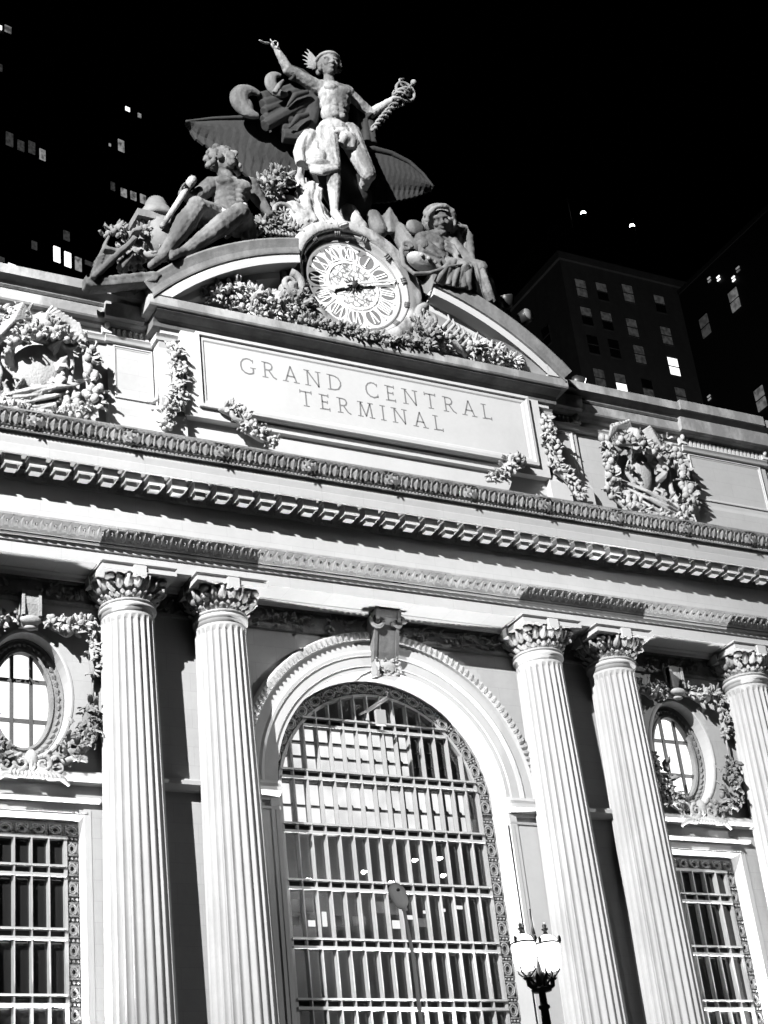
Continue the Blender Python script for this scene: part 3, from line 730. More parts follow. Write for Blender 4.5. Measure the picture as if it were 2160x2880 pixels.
# scroll consoles and their garlands at the ends of the inscription
for s in (-1,1):
    q=MB(); a,b=sorted((s*7.25,s*7.95))
    q.prof([(-.2,32.0),(-.6,32.05),(-.72,32.3),(-.62,32.5),(-.58,34.4),(-.66,34.6),(-.2,34.62)],a,b)
    q.prof([(-.2,34.62),(-.7,34.64),(-.74,34.74),(-.68,34.78),(-.78,34.86),(-.2,34.9)],*sorted((s*7.22,s*8.05)))
    q.box(*sorted((s*7.25,s*7.9)),-.75,-.1,34.9,35.3)
    q.tube([(s*8.0,-.45,34.3),(s*8.0,-.45,32.6),(s*8.06,-.5,32.3),(s*8.25,-.5,32.15),(s*8.4,-.5,32.25)],.07,8)
    q.prof([(-.1,30.1),(-1.0,30.15),(-.95,31.5),(-.8,31.9),(-.5,32.0),(-.1,32.0)],*sorted((s*7.2,s*8.1))); q.build('scroll_console',smooth_st,B)
for s in (-1,1):
    q=MB(); garland(q,[(s*7.5,-.85,34.4),(s*7.45,-.95,33.9),(s*7.5,-1.0,33.2),(s*7.45,-1.0,32.5),(s*7.55,-1.05,32.0),(s*7.9,-1.15,31.6),(s*8.1,-1.2,31.1),(s*8.15,-1.3,30.7)],[.24,.34,.36,.32,.34,.3,.26,.2],24,.3,size=.27)
    q.build('hanging_garland',carve_st,B)
    q=MB(); garland(q,[(s*6.0,-1.15,31.95),(s*5.45,-1.2,31.85),(s*5.1,-1.25,31.3),(s*4.7,-1.3,31.0),(s*4.2,-1.35,30.8)],[.2,.38,.36,.28,.18],26,.2,size=.28)
    scroll(q,(s*5.5,31.75),.34,1.4,rad=.1,y=-1.35,dirn=s)
    q.build('shell_swag',carve_st,B)

# ------------------------------------------------------------------ pediment
CZ=27.96
def arcpath(r,xa,xb,n):   # path on circle radius r about (0,CZ) between x positions
    a0=math.acos(xa/r); a1=math.acos(xb/r); return circ(0,CZ,r,a0,a1,n)
q=MB()
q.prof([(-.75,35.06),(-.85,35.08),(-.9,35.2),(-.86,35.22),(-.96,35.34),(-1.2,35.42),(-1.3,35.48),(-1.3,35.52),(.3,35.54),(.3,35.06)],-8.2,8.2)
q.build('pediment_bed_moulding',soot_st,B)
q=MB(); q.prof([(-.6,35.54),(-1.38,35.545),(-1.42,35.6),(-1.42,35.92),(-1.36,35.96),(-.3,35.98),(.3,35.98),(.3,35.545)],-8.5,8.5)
q.build('pediment_cornice',dirty_st,B)
q=MB()
# tympanum
pts=[(-8.4,35.96)]+[(x,z) for x,z,_,_ in arcpath(11.2,-8.0,8.0,40)]+[(8.4,35.96)]
q.polyprism(pts,-.45,.4); q.build('tympanum',smooth_st,B)
for s,xin in ((-1,-2.6),(1,3.0)):
    xa,xb=(s*8.42,xin)
    for nm,pr,mt,xe in (('raking_bed_moulding',[(-.75,-.45),(-.62,-.62),(-.55,-.72),(-.3,-.74),(-.25,-.85),(-.05,-.9),(0,-.45)],smooth_st,7.2),
                     ('raking_fascia',[(-.30,-.85),(-.30,-1.36),(-.36,-1.42),(-.06,-1.44),(-.02,-1.4),(0,-.3),(-.05,-.3)],smooth_st,7.66),
                     ('raking_cyma',[(.0,-1.3),(.02,-1.47),(.08,-1.48),(.1,-1.44),(.3,-1.43),(.5,-1.47),(.62,-1.5),(.70,-1.46),(.72,-1.2),(.62,.3),(.0,.3)],soot_st,8.38)):
        r0=11.45
        a0=math.acos(s*xe/r0); a1=math.acos(xb/r0); q=MB(); pt_=circ(0,CZ,r0,a0,a1,40); pt_[0]=(pt_[0][0],pt_[0][1],0,1/pt_[0][3]); pt_[-1]=(pt_[-1][0],pt_[-1][1],0,1/pt_[-1][3]); q.sweep([(o,y) for o,y in pr],pt_); q.build(nm,mt,B)
for s in (-1,1): q=MB(); q.polyprism([(s*7.66,35.985),(s*7.66,36.46),(s*8.0,36.12),(s*8.14,35.985)],-1.42,-.9); q.build('raking_fascia_toe',smooth_st,B)
# tympanum carving
q=MB()
for (px,py,n,sx,sz,sz_) in ((630,832,40,.8,.34,.3),(660,825,50,.75,.5,.34),(720,850,50,.75,.6,.34),(700,880,30,.7,.4,.3),(770,860,40,.6,.5,.3),(820,880,34,.5,.4,.28)):
    p=W(px,py,-.85); cluster(q,(p.x,p.z),sx,sz,-1.15,-.55,n,sz_,.28)
q.build('fruit_carving',carve_st,B)
q=MB()
for (px,py,n,sx,sz,sz_) in ((1180,905,24,.4,.5,.28),(1250,960,30,.5,.4,.3),(1330,980,50,.6,.5,.3),(1390,1000,50,.6,.45,.28),(1440,1020,24,.45,.25,.26)):
    p=W(px,py,-.85); cluster(q,(p.x,p.z),sx,sz,-1.15,-.55,n,sz_,.25)
a=W(1225,930,-.9); b=W(1310,1005,-.9)
for k in range(7):   # fan of palm blades
    p=a+(b-a)*(k/6); q.tube([p+Vector((0,-.05,0)),p+Vector((-.55,-.2,.22+.05*k)),p+Vector((-.95,-.1,.5))],[.1,.09,.03],6)
    q.tube([p+Vector((.25,-.05,.1)),p+Vector((.55,-.2,.45)),p+Vector((.6,-.1,.8))],[.09,.08,.03],6)
q.build('palm_carving',carve_st,B)
q=MB()
for k in range(15):
    x=-2.3+.33*k; cluster(q,(x,36.02+.05*math.cos(k*1.7)+.07*abs(x)),.34,.2,-1.6,-1.15,18,.24,.35)
q.build('garland_under_clock',dark_carve,B)
for s,x,z in ((-1,-2.9,37.9),(1,2.75,37.7)):
    q=MB()
    scroll(q,(x,z),.5,1.3,rad=.17,y=-1.15,dirn=s,a0=PI/2); q.limb((x,-.9,z-.2),(x-s*.5,-.9,z-1.2),.42,.3); cluster(q,(x-s*.2,z-.8),.5,.8,-1.4,-.8,40,.3,.2)
    q.limb((x-s*.1,-.75,z+.2),(x+s*.1,-.7,z+.9),.3,.15); q.build('cornucopia_scroll',dark_carve,B)

# ------------------------------------------------------------------ attic cartouches
def cartouche(bx,mir,name,mt,label):
    q=MB(); f=lambda x: bx+mir*x
    sh_=MB()
    q.ell((bx,-.3 if mir<0 else -.2,32.95),(.84 if mir<0 else .5,.2,.95),Matrix.Rotation(.25,3,'Y'),28,16); [q.leaf((f(.75*math.cos(t_)*(1 if mir<0 else .8)),-.38,33.0+.9*math.sin(t_)),(f(math.cos(t_+.9*(-1)**i_)*R_(.4,1))-bx,-.35,math.sin(t_+.9*(-1)**i_)),(0,-1,0),R_(.6,.95),R_(.3,.5),R_(.4,.9),.25) for i_,t_ in enumerate([2*PI*j_/17 for j_ in range(17)])]                       # shield
    P=[(f((.95 if mir<0 else .72)*math.cos(t)+.09*math.cos(5*t)),-.32+.05*math.sin(3*t),32.95+1.08*math.sin(t)+.06*math.sin(6*t)) for t in [2*PI*i/40 for i in range(41)]]; q.tube(P,[.07+.03*math.sin(4*PI*i/40*2) for i in range(41)],8)
    for s in (-1,1):
        scroll(q,(f(s*1.1),34.0),.36,1.5,rad=.12,y=-.5,dirn=-s*mir,a0=PI/2); scroll(q,(f(s*1.15),31.7),.32,1.4,rad=.1,y=-.45,dirn=s*mir,a0=-PI/2)
        q.tube([(f(s*1.1),-.45,33.9),(f(s*1.3),-.35,33.2),(f(s*1.15),-.45,32.3),(f(s*1.3),-.5,31.8)],[.14,.08,.1,.14],8)
        for k in range(4): q.tube([(f(s*(.75+.1*k)),-.4,33.9-.1*k),(f(s*(1.25+.12*k)),-.6,34.35-.12*k),(f(s*(1.75+.05*k)),-.45,34.1-.28*k)],[.07,.09,.03],7)
    q.ell((f(-.25),-.5,34.55),(.4,.32,.36)); q.ell((f(-.25),-.72,34.32),(.26,.18,.18)); q.ell((f(-.25),-.8,34.52),(.12,.1,.2))
    for k in range(8): q.tube([(f(-.3),-.5,34.75),(f(-.5-.13*k),-.72,35.1-.07*k),(f(-.95-.12*k),-.6,34.85-.17*k)],[.09,.08,.03],7)
    for k in range(8): q.tube([(f(.1),-.5,34.7),(f(.5+.04*k),-.7,34.98-.1*k),(f(1.05+.06*k),-.55,34.7-.2*k)],[.08,.09,.03],7)
    for k in range(9):
        z=31.95-.085*k*1.3; q.tube([(f(-1.6+.12*k),-.45-.05*(k%3),z+.55),(f(-.5),-.75-.09*(k%3),z+.05),(f(.4),-.85-.09*(k%2),z-.35),(f(1.35),-.7,z-.7+.07*k)],[.03,.06,.055,.015],6)
    for k in range(9): P=[(f(-1.35+.33*k+.09*math.sin(j*1.5+k)),-.65-.08*math.sin(j*1.3+k),31.7-.2*j-.02*k) for j in range(6)]; q.tube(P,[.1,.13,.1,.14,.11,.05],8)
    q.ell((f(-.95),-.65,31.05),(.36,.25,.34)); q.ell((f(.25),-.7,30.85),(.3,.22,.28)); q.ell((f(1.1),-.6,30.85),(.34,.22,.26))
    for k in range(7): q.tube([(f(.15+.13*k),-.72,31.35-.04*k),(f(.2+.16*k),-.86,31.05-.02*k),(f(.15+.17*k),-.8,30.7)],[.05,.06,.03],6)
    o=q.build(name,mt,B); remeshed(o,.025,0)
    tag(o,label)
    q=MB()
    for s in (-1,1):
        garland(q,[(f(s*1.55),-.45,34.3),(f(s*1.75),-.5,33.6),(f(s*1.8),-.5,32.8),(f(s*1.9),-.55,32.1),(f(s*1.95),-.55,31.5)],[.2,.3,.24,.34,.22],13,.42,size=.4)
    garland(q,[(f(-1.2),-.7,33.95),(f(-.4),-.8,34.05),(f(.5),-.85,33.7),(f(.9),-.7,33.2)],[.2,.26,.26,.2],12,.3,size=.36)
    for k in range(60): q.leaf((f(R_(-1.6,1.6)),-.62,R_(30.7,31.9)),(R_(-1,1),-.4,R_(-1,.6)),(0,-1,0),R_(.25,.45),R_(.12,.22),.6,.25)
    for k in range(70): q.leaf((f(R_(-1.3,1.5)),-.5,R_(33.95,34.9)),(R_(-1,1),-.4,R_(-.6,1)),(0,-1,0),R_(.25,.45),R_(.12,.22),.6,.25)
    garland(q,[(f(-1.9),-.5,31.6),(f(-1.3),-.7,31.0),(f(-.3),-.85,30.8),(f(.8),-.8,30.75),(f(1.7),-.6,31.1)],[.2,.26,.22,.26,.2],14,.3,size=.26)
    q.build('fruit_garland',mt,o)
cartouche(-12.2,-1,'cartouche',carve_st,None); cartouche(12.2,1,'cartouche',carve_st,None)

# ------------------------------------------------------------------ clock
CK=empty('clock',(0,-.54,38.94)); tag(CK,'round clock with white Roman numerals and gilt sunburst centre in the broken pediment','clock')
def cb(mb,name,mt,par=CK): o=mb.build(name,mt,par); return o
ZC=0.0
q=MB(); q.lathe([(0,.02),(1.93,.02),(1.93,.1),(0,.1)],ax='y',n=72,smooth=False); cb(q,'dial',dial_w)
q=MB(); q.lathe([(0,.0),(1.02,.0),(1.02,.021),(0,.021)],ax='y',n=60,smooth=False); cb(q,'dial_centre',burst_m)
q=MB(); q.sweep([(-.035,.03),(-.035,-.03),(.035,-.03),(.035,.03)],circ(0,0,1.04,0,2*PI,60)[:-1],True); q.sweep([(-.02,.03),(-.02,-.01),(.02,-.01),(.02,.03)],circ(0,0,1.9,0,2*PI,72)[:-1],True); cb(q,'dial_rings',num_w)
NUM=['XII','I','II','III','IIII','V','VI','VII','VIII','IX','X','XI']
for k,t in enumerate(NUM):
    a=PI/2-2*PI*k/12; er=Vector((math.cos(a),0,math.sin(a))); et=Vector((math.sin(a),0,-math.cos(a))); c=er*1.47
    q=MB(); q.add([c+et*.30*math.cos(2*PI*i/24)+er*.36*math.sin(2*PI*i/24)+Vector((0,.015-.0 if j==0 else .019,0)) for j in (0,1) for i in range(24)],[tuple(range(24)),tuple(range(47,23,-1))]+[(i,(i+1)%24,(i+1)%24+24,i+24) for i in range(24)])
    gnd=cb(q,'numeral_ground',dial_d)
    q=MB(); wd={'I':.085,'V':.2,'X':.2}; tot=sum(wd[ch] for ch in t); sc=min(1.25,.44/tot); x=-tot*sc/2
    def st(x0,z0,x1,z1,th):
        p0=c+et*x0+er*z0; p1=c+et*x1+er*z1; d=(p1-p0).normalized(); nn=Vector((-d.z,0,d.x))*th
        vs=[p0-nn,p0+nn,p1+nn,p1-nn]; q.add([v+Vector((0,-.01,0)) for v in vs]+[v+Vector((0,.012,0)) for v in vs],[(0,1,2,3),(7,6,5,4),(0,4,5,1),(1,5,6,2),(2,6,7,3),(3,7,4,0)])
    for ch in t:
        ww=wd[ch]*sc; h=.27
        if ch=='I': st(x+ww/2,-h,x+ww/2,h,.024)
        elif ch=='V': st(x+.02,h,x+ww/2,-h,.028); st(x+ww-.02,h,x+ww/2,-h,.014)
        else: st(x+.02,h,x+ww-.02,-h,.028); st(x+.02,-h,x+ww-.02,h,.014)
        x+=ww
    q.add(*( [ [c+et*a_+er*b_+Vector((0,y_,0)) for y_ in (-.011,.012) for a_,b_ in ((-tot*sc/2-.02,-.31),(tot*sc/2+.02,-.31),(tot*sc/2+.02,-.275),(-tot*sc/2-.02,-.275))], [(0,1,2,3),(7,6,5,4),(0,4,5,1),(1,5,6,2),(2,6,7,3),(3,7,4,0)] ]))
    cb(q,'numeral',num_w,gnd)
    a2=a-PI/12; e2=Vector((math.cos(a2),0,math.sin(a2)))
    q=MB(); q.tube([e2*1.1+Vector((0,.0,0)),e2*1.82+Vector((0,.0,0))],.012,5); q.ell(e2*1.78,(.05,.02,.05),None,8,5); cb(q,'hour_divider',hand_m,gnd)
def hand(name,ang,L,wd,mt,orn):
    a=PI/2-math.radians(ang); er=Vector((math.cos(a),0,math.sin(a))); et=Vector((math.sin(a),0,-math.cos(a))); q=MB()
    prf=[(-.35,.03),(-.1,.05),(0,.07),(.12*L,wd*.6),(.35*L,wd*1.2),(.42*L,wd*.6),(.75*L,wd*.8),(.8*L,wd*1.8),(L,0.005)]
    vs=[];y0,y1=(-.16,-.12) if orn else (-.1,-.06)
    P=[er*u+et*w_ for u,w_ in prf]+[er*u-et*w_ for u,w_ in prf[::-1]]
    k=len(P); q.add([p+Vector((0,y0,0)) for p in P]+[p+Vector((0,y1,0)) for p in P],[tuple(range(k)),tuple(range(2*k-1,k-1,-1))]+[(j,j+k,(j+1)%k+k,(j+1)%k) for j in range(k)])
    return cb(q,name,mt)
hand('minute_hand',71.5,2.0,.06,hand_m,True); hand('hour_hand',247,1.25,.09,hand_m,False)
q=MB(); q.lathe([(0,-.2),(.12,-.19),(.15,-.1),(.15,.0),(0,.0)],ax='y',n=20)
for k in range(14): a=2*PI*k/14+.1; q.tube([(0,-.05,0),(.42*math.cos(a),-.03,.42*math.sin(a))],[.05,.008],5)
cb(q,'hand_hub',hand_d)
q=MB(); q.sweep([(0,.1),(0,-.05),(.05,-.08),(.08,-.02),(.2,-.06),(.24,-.2),(.3,-.26),(.36,-.2),(.36,.1)],circ(0,0,1.93,0,2*PI,72)[:-1],True,True)
bz=cb(q,'bezel',bezel_m)
for k in range(12):
    a=2*PI*(k+.5)/12; c=Vector((2.22*math.cos(a),-.24,2.22*math.sin(a))); t=Vector((-math.sin(a),0,math.cos(a))); q=MB()
    for j in (-.09,0,.09): q.tube([c+t*j-Vector((math.cos(a),0,math.sin(a)))*.15,c+t*j+Vector((0,-.07,0)),c+t*j+Vector((math.cos(a),0,math.sin(a)))*.13],.04,6)
    cb(q,'bezel_clamp',iron_dark,bz)
q=MB(); q.sweep([(0,-.1),(0,-.36),(.1,-.42),(.42,-.40),(.5,-.30),(.5,.9),(0,.9)],circ(0,0,2.29,0,2*PI,72)[:-1],True,True); cb(q,'stone_surround',statue_st)

# ------------------------------------------------------------------ statues
def px(k): return k
def P3(x,y,Y): return W(x,y,Y)
def head(q,c,s,yaw=0,tilt=0,roll=0,beard=False,hair='short'):   # s = head height; faces -Y
    R=Matrix.Rotation(roll,3,'Y')@Matrix.Rotation(yaw,3,'Z')@Matrix.Rotation(tilt,3,'X'); c=Vector(c)
    def e(x,y,z,a,b,d,rr=None): q.ell(c+R@Vector((x*s,y*s,z*s)),(a*s,b*s,d*s),R if rr is None else R@rr,14,10)
    e(0,.05,.12,.36,.43,.38); e(0,-.06,-.14,.29,.34,.34); e(0,-.2,-.38,.15,.16,.13)      # skull, jaw, chin
    e(0,-.33,.14,.29,.10,.075); e(-.17,-.28,-.08,.12,.12,.12); e(.17,-.28,-.08,.12,.12,.12)  # brow, cheeks
    q.limb(c+R@Vector((0,-.36*s,.1*s)),c+R@Vector((0,-.47*s,-.1*s)),.05*s,.085*s)        # nose
    e(-.07,-.42,-.12,.05,.05,.04); e(.07,-.42,-.12,.05,.05,.04)
    for sx in (-1,1): e(sx*.15,-.315,.035,.07,.06,.045)                               # eyes
    e(0,-.37,-.215,.12,.06,.03); e(0,-.36,-.275,.1,.06,.035)                             # lips
    for sx in (-1,1): e(sx*.37,.05,-.03,.05,.1,.14)
    if hair=='short':
        for k in range(46):
            a=R_(0,2*PI); t=R_(0,1.35); v=Vector((math.sin(t)*math.cos(a)*.38,math.sin(t)*math.sin(a)*.44+.06,math.cos(t)*.40+.12))
            if v.y<-.22 and v.z<.34: continue
            e(v.x,v.y,v.z,.1,.1,.09)
        for sx in (-1,1):
            for k in range(8): e(sx*.35,R_(-.1,.35),R_(-.25,.2),.09,.11,.1)
    if beard:
        for k in range(26): e(R_(-.24,.24),R_(-.42,-.2),R_(-.62,-.24),.085,.09,.12)
        for k in range(6): e(R_(-.2,.2),-.4,-.19,.07,.05,.05)
    return R
def hand_(q,c,s,dirv,palm,curl=.9,point=False):   # palm block and five curled fingers
    c=Vector(c); d=Vector(dirv).normalized(); p=Vector(palm); p=(p-d*p.dot(d)).normalized(); sd=d.cross(p)
    R=Matrix((sd,p,d)).transposed(); q.ell(c+d*.12*s,(.17*s,.075*s,.2*s),R,10,8)
    for k,(o,L) in enumerate(((-.13,.26),(-.045,.31),(.045,.29),(.125,.22))):
        b=c+d*.28*s+sd*o*s; cu=0.1 if (point and k==0) else curl
        m1=b+(d*math.cos(cu*.8)+p*math.sin(cu*.8))*L*.45*s; m2=m1+(d*math.cos(cu*1.9)+p*math.sin(cu*1.9))*L*.4*s; m3=m2+(d*math.cos(cu*2.7)+p*math.sin(cu*2.7))*L*.3*s
        q.tube([b,m1,m2,m3],[.048*s,.045*s,.04*s,.03*s],7)
    b=c+sd*-.14*s+d*.08*s; m1=b+(-sd*.6+p*.5+d*.5).normalized()*.14*s; q.tube([b,m1,m1+(p*.6+d*.7).normalized()*.13*s],[.055*s,.05*s,.04*s],7)
def drape(q,pts,rad,folds=5,spread=.3,dirn=(1,0,0)):
    pts=[Vector(p) for p in pts]; dv=Vector(dirn).normalized()
    for k in range(folds):
        o=(k/(folds-1)-.5)*2 if folds>1 else 0
        q.tube([p+dv*spread*o*(1+.25*i)+Vector((0,-.06*math.sin(k*2.1+i),.03*math.sin(i+k))) for i,p in enumerate(pts)],[rad*(1+.15*math.sin(k+i)) for i in range(len(pts))],9)

# central standing figure
st1=MB(); q=st1
YF=-.55
neck=P3(926,232,YF); chest=P3(940,272,YF-.05); waist=P3(942,325,YF-.05); pel=P3(938,366,YF)
shL=P3(893,245,YF); shR=P3(976,262,YF)
hc=P3(924,188,YF-.15)
q.limb(P3(926,238,YF),P3(925,214,YF-.08),.24,.22)
q.ell((chest+neck)/2+Vector((0,0,-.12)),(.70,.44,.46)); q.ell(chest+Vector((0,0,-.05)),(.72,.46,.55)); q.ell(waist+Vector((0,.02,.05)),(.60,.41,.52)); q.ell(pel,(.66,.48,.46)); q.ell((chest+waist)/2,(.65,.43,.5))
for sx in (-1,1): q.ell(chest+Vector((sx*.29,-.34,.12)),(.33,.16,.21)); 
for sx in (-1,1):
    for k in range(3): q.ell(waist+Vector((sx*.14,-.30,.28-.25*k)),(.17,.12,.15))
q.limb(shL,(neck+chest)/2,.32,.33); q.limb(shR,(neck+chest)/2,.32,.33)
elL=P3(811,197,YF-.1); wrL=P3(779,141,YF-.35); q.limb(shL,elL,.3,.23); q.limb(elL,wrL,.22,.135)
hand_(q,wrL,.9,P3(757,116,YF-.5)-wrL,(0,-.6,1),1.0,True)
q.tube([P3(757,122,YF-.5),P3(744,120,YF-.6),P3(728,113,YF-.7)],[.05,.045,.035],7)
elR=P3(1043,319,YF+.2); wrR=P3(1110,277,YF-.25); q.limb(shR,elR,.28,.2); q.limb(elR,wrR,.22,.13); hand_(q,wrR,.9,P3(1125,262,YF-.3)-wrR,(0,-1,.2),1.2)
hpL=P3(918,378,YF); knL=P3(938,470,YF-.45); anL=P3(941,600,YF-.1)
q.limb(hpL,knL,.48,.3); q.ell(knL+Vector((0,-.08,0)),(.24,.22,.26)); q.limb(knL,knL+(anL-knL)*.32,.25,.285); q.limb(knL+(anL-knL)*.32,anL,.285,.145)
q.limb(anL,P3(962,628,YF-.55),.18,.15); q.ell(P3(966,632,YF-.65),(.22,.22,.11))
for k in range(5): q.ell(P3(958+4*k,636-1*k,YF-.78),(.05,.08,.05))
hpR=P3(980,378,YF+.1); knR=P3(1036,490,YF-.35); anR=P3(1010,560,YF+1.0)
q.limb(hpR,knR,.5,.32); q.limb(knR,anR,.26,.15)
head(q,hc,1.06,yaw=-.15,tilt=.08,roll=.03)
so=st1.build('standing_statue',statue_st); remeshed(so,.025,1,.014,.14)
tag(so,'standing stone figure in a winged helmet with one arm raised, topmost on the clock','statue','stone figures on the pediment')
q=MB(); hk=hc
q.ell(hk+Vector((0,.08,.36)),(.45,.52,.36),Matrix.Rotation(.18,3,'X'),20,12); q.ell(hk+Vector((0,.02,.72)),(.12,.14,.12))
q.tube([hk+Vector((.47*math.cos(t_),.06-.50*math.sin(t_),.30+.08*math.sin(t_))) for t_ in [2*PI*i/24 for i in range(25)]],.075,7)
for sx,wx,wy in ((-1,877,172),(1,960,162)):
    c0=P3(wx,wy,YF+.1)
    for k in range(6): b0=hk+Vector((sx*.42,.12+.03*k,.30-.05*k)); q.leaf(b0,(c0+Vector((sx*(.02+.05*k),0,.42-.17*k)))-b0,(0,-1,.1),.82-.06*k,.24,.1,.25)
o=q.build('winged_helmet',dark_carve,so); remeshed(o,.024,0)
q=MB()   # cloak and loincloth
drape(q,[P3(975,376,YF-.3),P3(985,395,YF-.45),P3(978,415,YF-.35)],.14,5,.22); q.ell(P3(975,392,YF-.3),(.42,.3,.35))
drape(q,[P3(1003,372,YF),P3(960,366,YF-.38),P3(930,372,YF-.35)],.1,3,.08,(0,0,1))
drape(q,[P3(885,380,YF+.2),P3(872,410,YF+.1),P3(868,440,YF-.05),P3(880,470,YF-.2)],.2,5,.3)
q.ell(P3(893,448,YF-.15),(.52,.4,.42)); q.ell(P3(905,468,YF-.3),(.6,.38,.2)); drape(q,[P3(875,475,YF-.2),P3(905,481,YF-.5),P3(945,470,YF-.6)],.13,3,.1,(0,0,1))
q.build('drapery',statue_st,so); remeshed([c for c in C.objects if c.name.startswith('drapery')][-1],.035,1)
q=MB()
drape(q,[shL+Vector((0,.35,.05)),P3(860,262,YF+.4),P3(800,290,YF+.6),P3(740,315,YF+.6)],.24,5,.42,(0,0,1))
drape(q,[shL+Vector((0,.4,-.3)),P3(870,320,YF+.5),P3(840,360,YF+.6),P3(790,345,YF+.7)],.28,4,.4,(0,0,1))
drape(q,[elL+Vector((.1,.05,-.05)),P3(850,215,YF+.1),shL+Vector((0,.1,.05))],.2,3,.16,(0,0,1))
q.tube([P3(807,300,YF+.2),P3(830,268,YF+.0),P3(868,258,YF-.1)],[.05,.14,.1],8)
q.tube([P3(812,360,YF+.2),P3(838,330,YF+.0),P3(868,322,YF-.05)],[.05,.15,.1],8)
drape(q,[shR+Vector((.1,.3,.1)),P3(1000,300,YF+.4),P3(1015,340,YF+.5),P3(1020,400,YF+.5)],.24,4,.25)
drape(q,[P3(1000,300,YF+.4),P3(1030,310,YF+.3),elR+Vector((0,.05,0))],.17,3,.15,(0,0,1))
ck_=q.build('cloak',wing_st,so); remeshed(ck_,.04,1)
q=MB()
cc=P3(713,290,YF+.5)
P=[cc+Vector((.62*math.cos(t),0,.62*math.sin(t))) for t in [math.radians(60+9*i) for i in range(26)]]; q.tube(P,[.12+.26*math.sin(PI*i/25) for i in range(26)],12,flat=.7)
cc=P3(788,238,YF+.3); P=[cc+Vector((.42*math.cos(t),0,.5*math.sin(t))) for t in [math.radians(80+10*i) for i in range(24)]]; q.tube(P,[.09+.17*math.sin(PI*i/23) for i in range(24)],12,flat=.7)
q.tube([P3(772,262,YF),P3(785,240,YF-.1),P3(797,226,YF)],[.12,.11,.06],8); q.ell(P3(690,300,YF+.5),(.35,.2,.5))
o=q.build('cloak_swirl',seated_st,so); remeshed(o,.03,1)
q=MB()  # winged staff with snakes
a=P3(1163,232,YF-.4); b=P3(1046,368,YF-.1); q.tube([a,b],.055,8); q.ell(a,(.13,.13,.13))
t=(b-a).normalized(); u=Vector((t.z,0,-t.x)); v=t.cross(u); L=(b-a).length
for ph in (0,PI):
    q.tube([a+t*L*(.12+.85*i/60)+(u*math.cos(i*.55+ph)+v*math.sin(i*.55+ph))*(.12+.2*math.exp(-((i-14)/9)**2)) for i in range(61)],[.05+.02*math.sin(i*1.3) for i in range(61)],6)
cc=P3(1140,258,YF-.35); q.tube([cc+Vector((.42*math.cos(t_),0,.48*math.sin(t_))) for t_ in [2*PI*i/24 for i in range(25)]],.07,7)
q.tube([P3(1140,247,YF-.35),P3(1124,236,YF-.35),P3(1124,224,YF-.4),P3(1136,222,YF-.4)],[.06,.06,.06,.04],7)
q.build('snake_staff',dark_carve,so)
# eagle behind
def wing(q,out,th,Y,camber,cols):
    pass
q=MB()
def wingplate(pts,Y0,bulge,thick):
    # outline in photo pixels -> grid strip between leading and trailing edges
    top,bot=pts; n=len(top); vs=[]; fs=[]; m_=9
    for i in range(n):
        a=P3(*top[i],Y0[i]); b=P3(*bot[i],Y0[i]+.25)
        for j in range(m_):
            u=j/(m_-1); p=a+(b-a)*u; 
            ridge=.011*(1 if (i+int(u*3))%2 else -.6)*(.4+u)
            vs.append(p+Vector((0,-bulge*math.sin(PI*min(1,u*1.3))*.6-ridge-thick/2,0)))
    for i in range(n):
        a=P3(*top[i],Y0[i]); b=P3(*bot[i],Y0[i]+.25)
        for j in range(m_):
            u=j/(m_-1); vs.append(a+(b-a)*u+Vector((0,thick/2,0)))
    K=n*m_
    for i in range(n-1):
        for j in range(m_-1):
            c=i*m_+j; fs.append((c,c+m_,c+m_+1,c+1)); fs.append((K+c,K+c+1,K+c+m_+1,K+c+m_))
    for i in range(n-1): fs.append((i*m_,K+i*m_,K+(i+1)*m_,(i+1)*m_)); c=i*m_+m_-1; fs.append((c,c+m_,K+c+m_,K+c))
    for j in range(m_-1): fs.append((j,j+1,K+j+1,K+j)); c=(n-1)*m_+j; fs.append((c,K+c,K+c+1,c+1))
    q.add(vs,fs,False)
    q.tube([P3(*t,y)+Vector((0,-.1,0)) for t,y in zip(top,Y0)],[.05+.1*i/(n-1) if top[0][0]<top[-1][0] and top[0][0]<700 else .15-.1*i/(n-1) for i in range(n)],8)
def dens(a,b,n): return [(a[0]+(b[0]-a[0])*i/n,a[1]+(b[1]-a[1])*i/n) for i in range(n+1)]
import bisect
def resample(pts,n):
    xs=[0]; 
    for i in range(1,len(pts)): xs.append(xs[-1]+math.dist(pts[i],pts[i-1]))
    out=[]
    for k in range(n):
        s=xs[-1]*k/(n-1); i=min(len(pts)-2,max(0,bisect.bisect_right(xs,s)-1)); u=(s-xs[i])/(xs[i+1]-xs[i]); out.append((pts[i][0]+(pts[i+1][0]-pts[i][0])*u,pts[i][1]+(pts[i+1][1]-pts[i][1])*u))
    return out
nW=30
lt=resample([(520,346),(596,338),(681,335),(765,343),(828,364),(862,400)],nW); lb=resample([(526,356),(548,392),(585,415),(640,455),(700,500),(765,508),(850,500)],nW)
lb=[(x+ (3 if i%2 else -3),y+(4 if i%2 else -3)) for i,(x,y) in enumerate(lb)]
wingplate((lt,lb),[.6+.02*(nW-i) for i in range(nW)],.3,.1)
rt_=resample([(1015,430),(1048,424),(1098,436),(1149,461),(1187,494),(1216,530)],nW); rb=resample([(1000,560),(1040,572),(1080,570),(1124,564),(1175,552),(1214,536)],nW)
rb=[(x,y+(1.5 if i%2 else -1)) for i,(x,y) in enumerate(rb)]
wingplate((rt_,rb),[.1-.01*i for i in range(nW)],.3,.1)
q.limb(P3(900,430,.7),P3(985,560,.6),.8,.9); q.ell(P3(860,560,.3),(.5,.4,.5)); q.limb(P3(860,560,.2),P3(880,600,0),.3,.2)
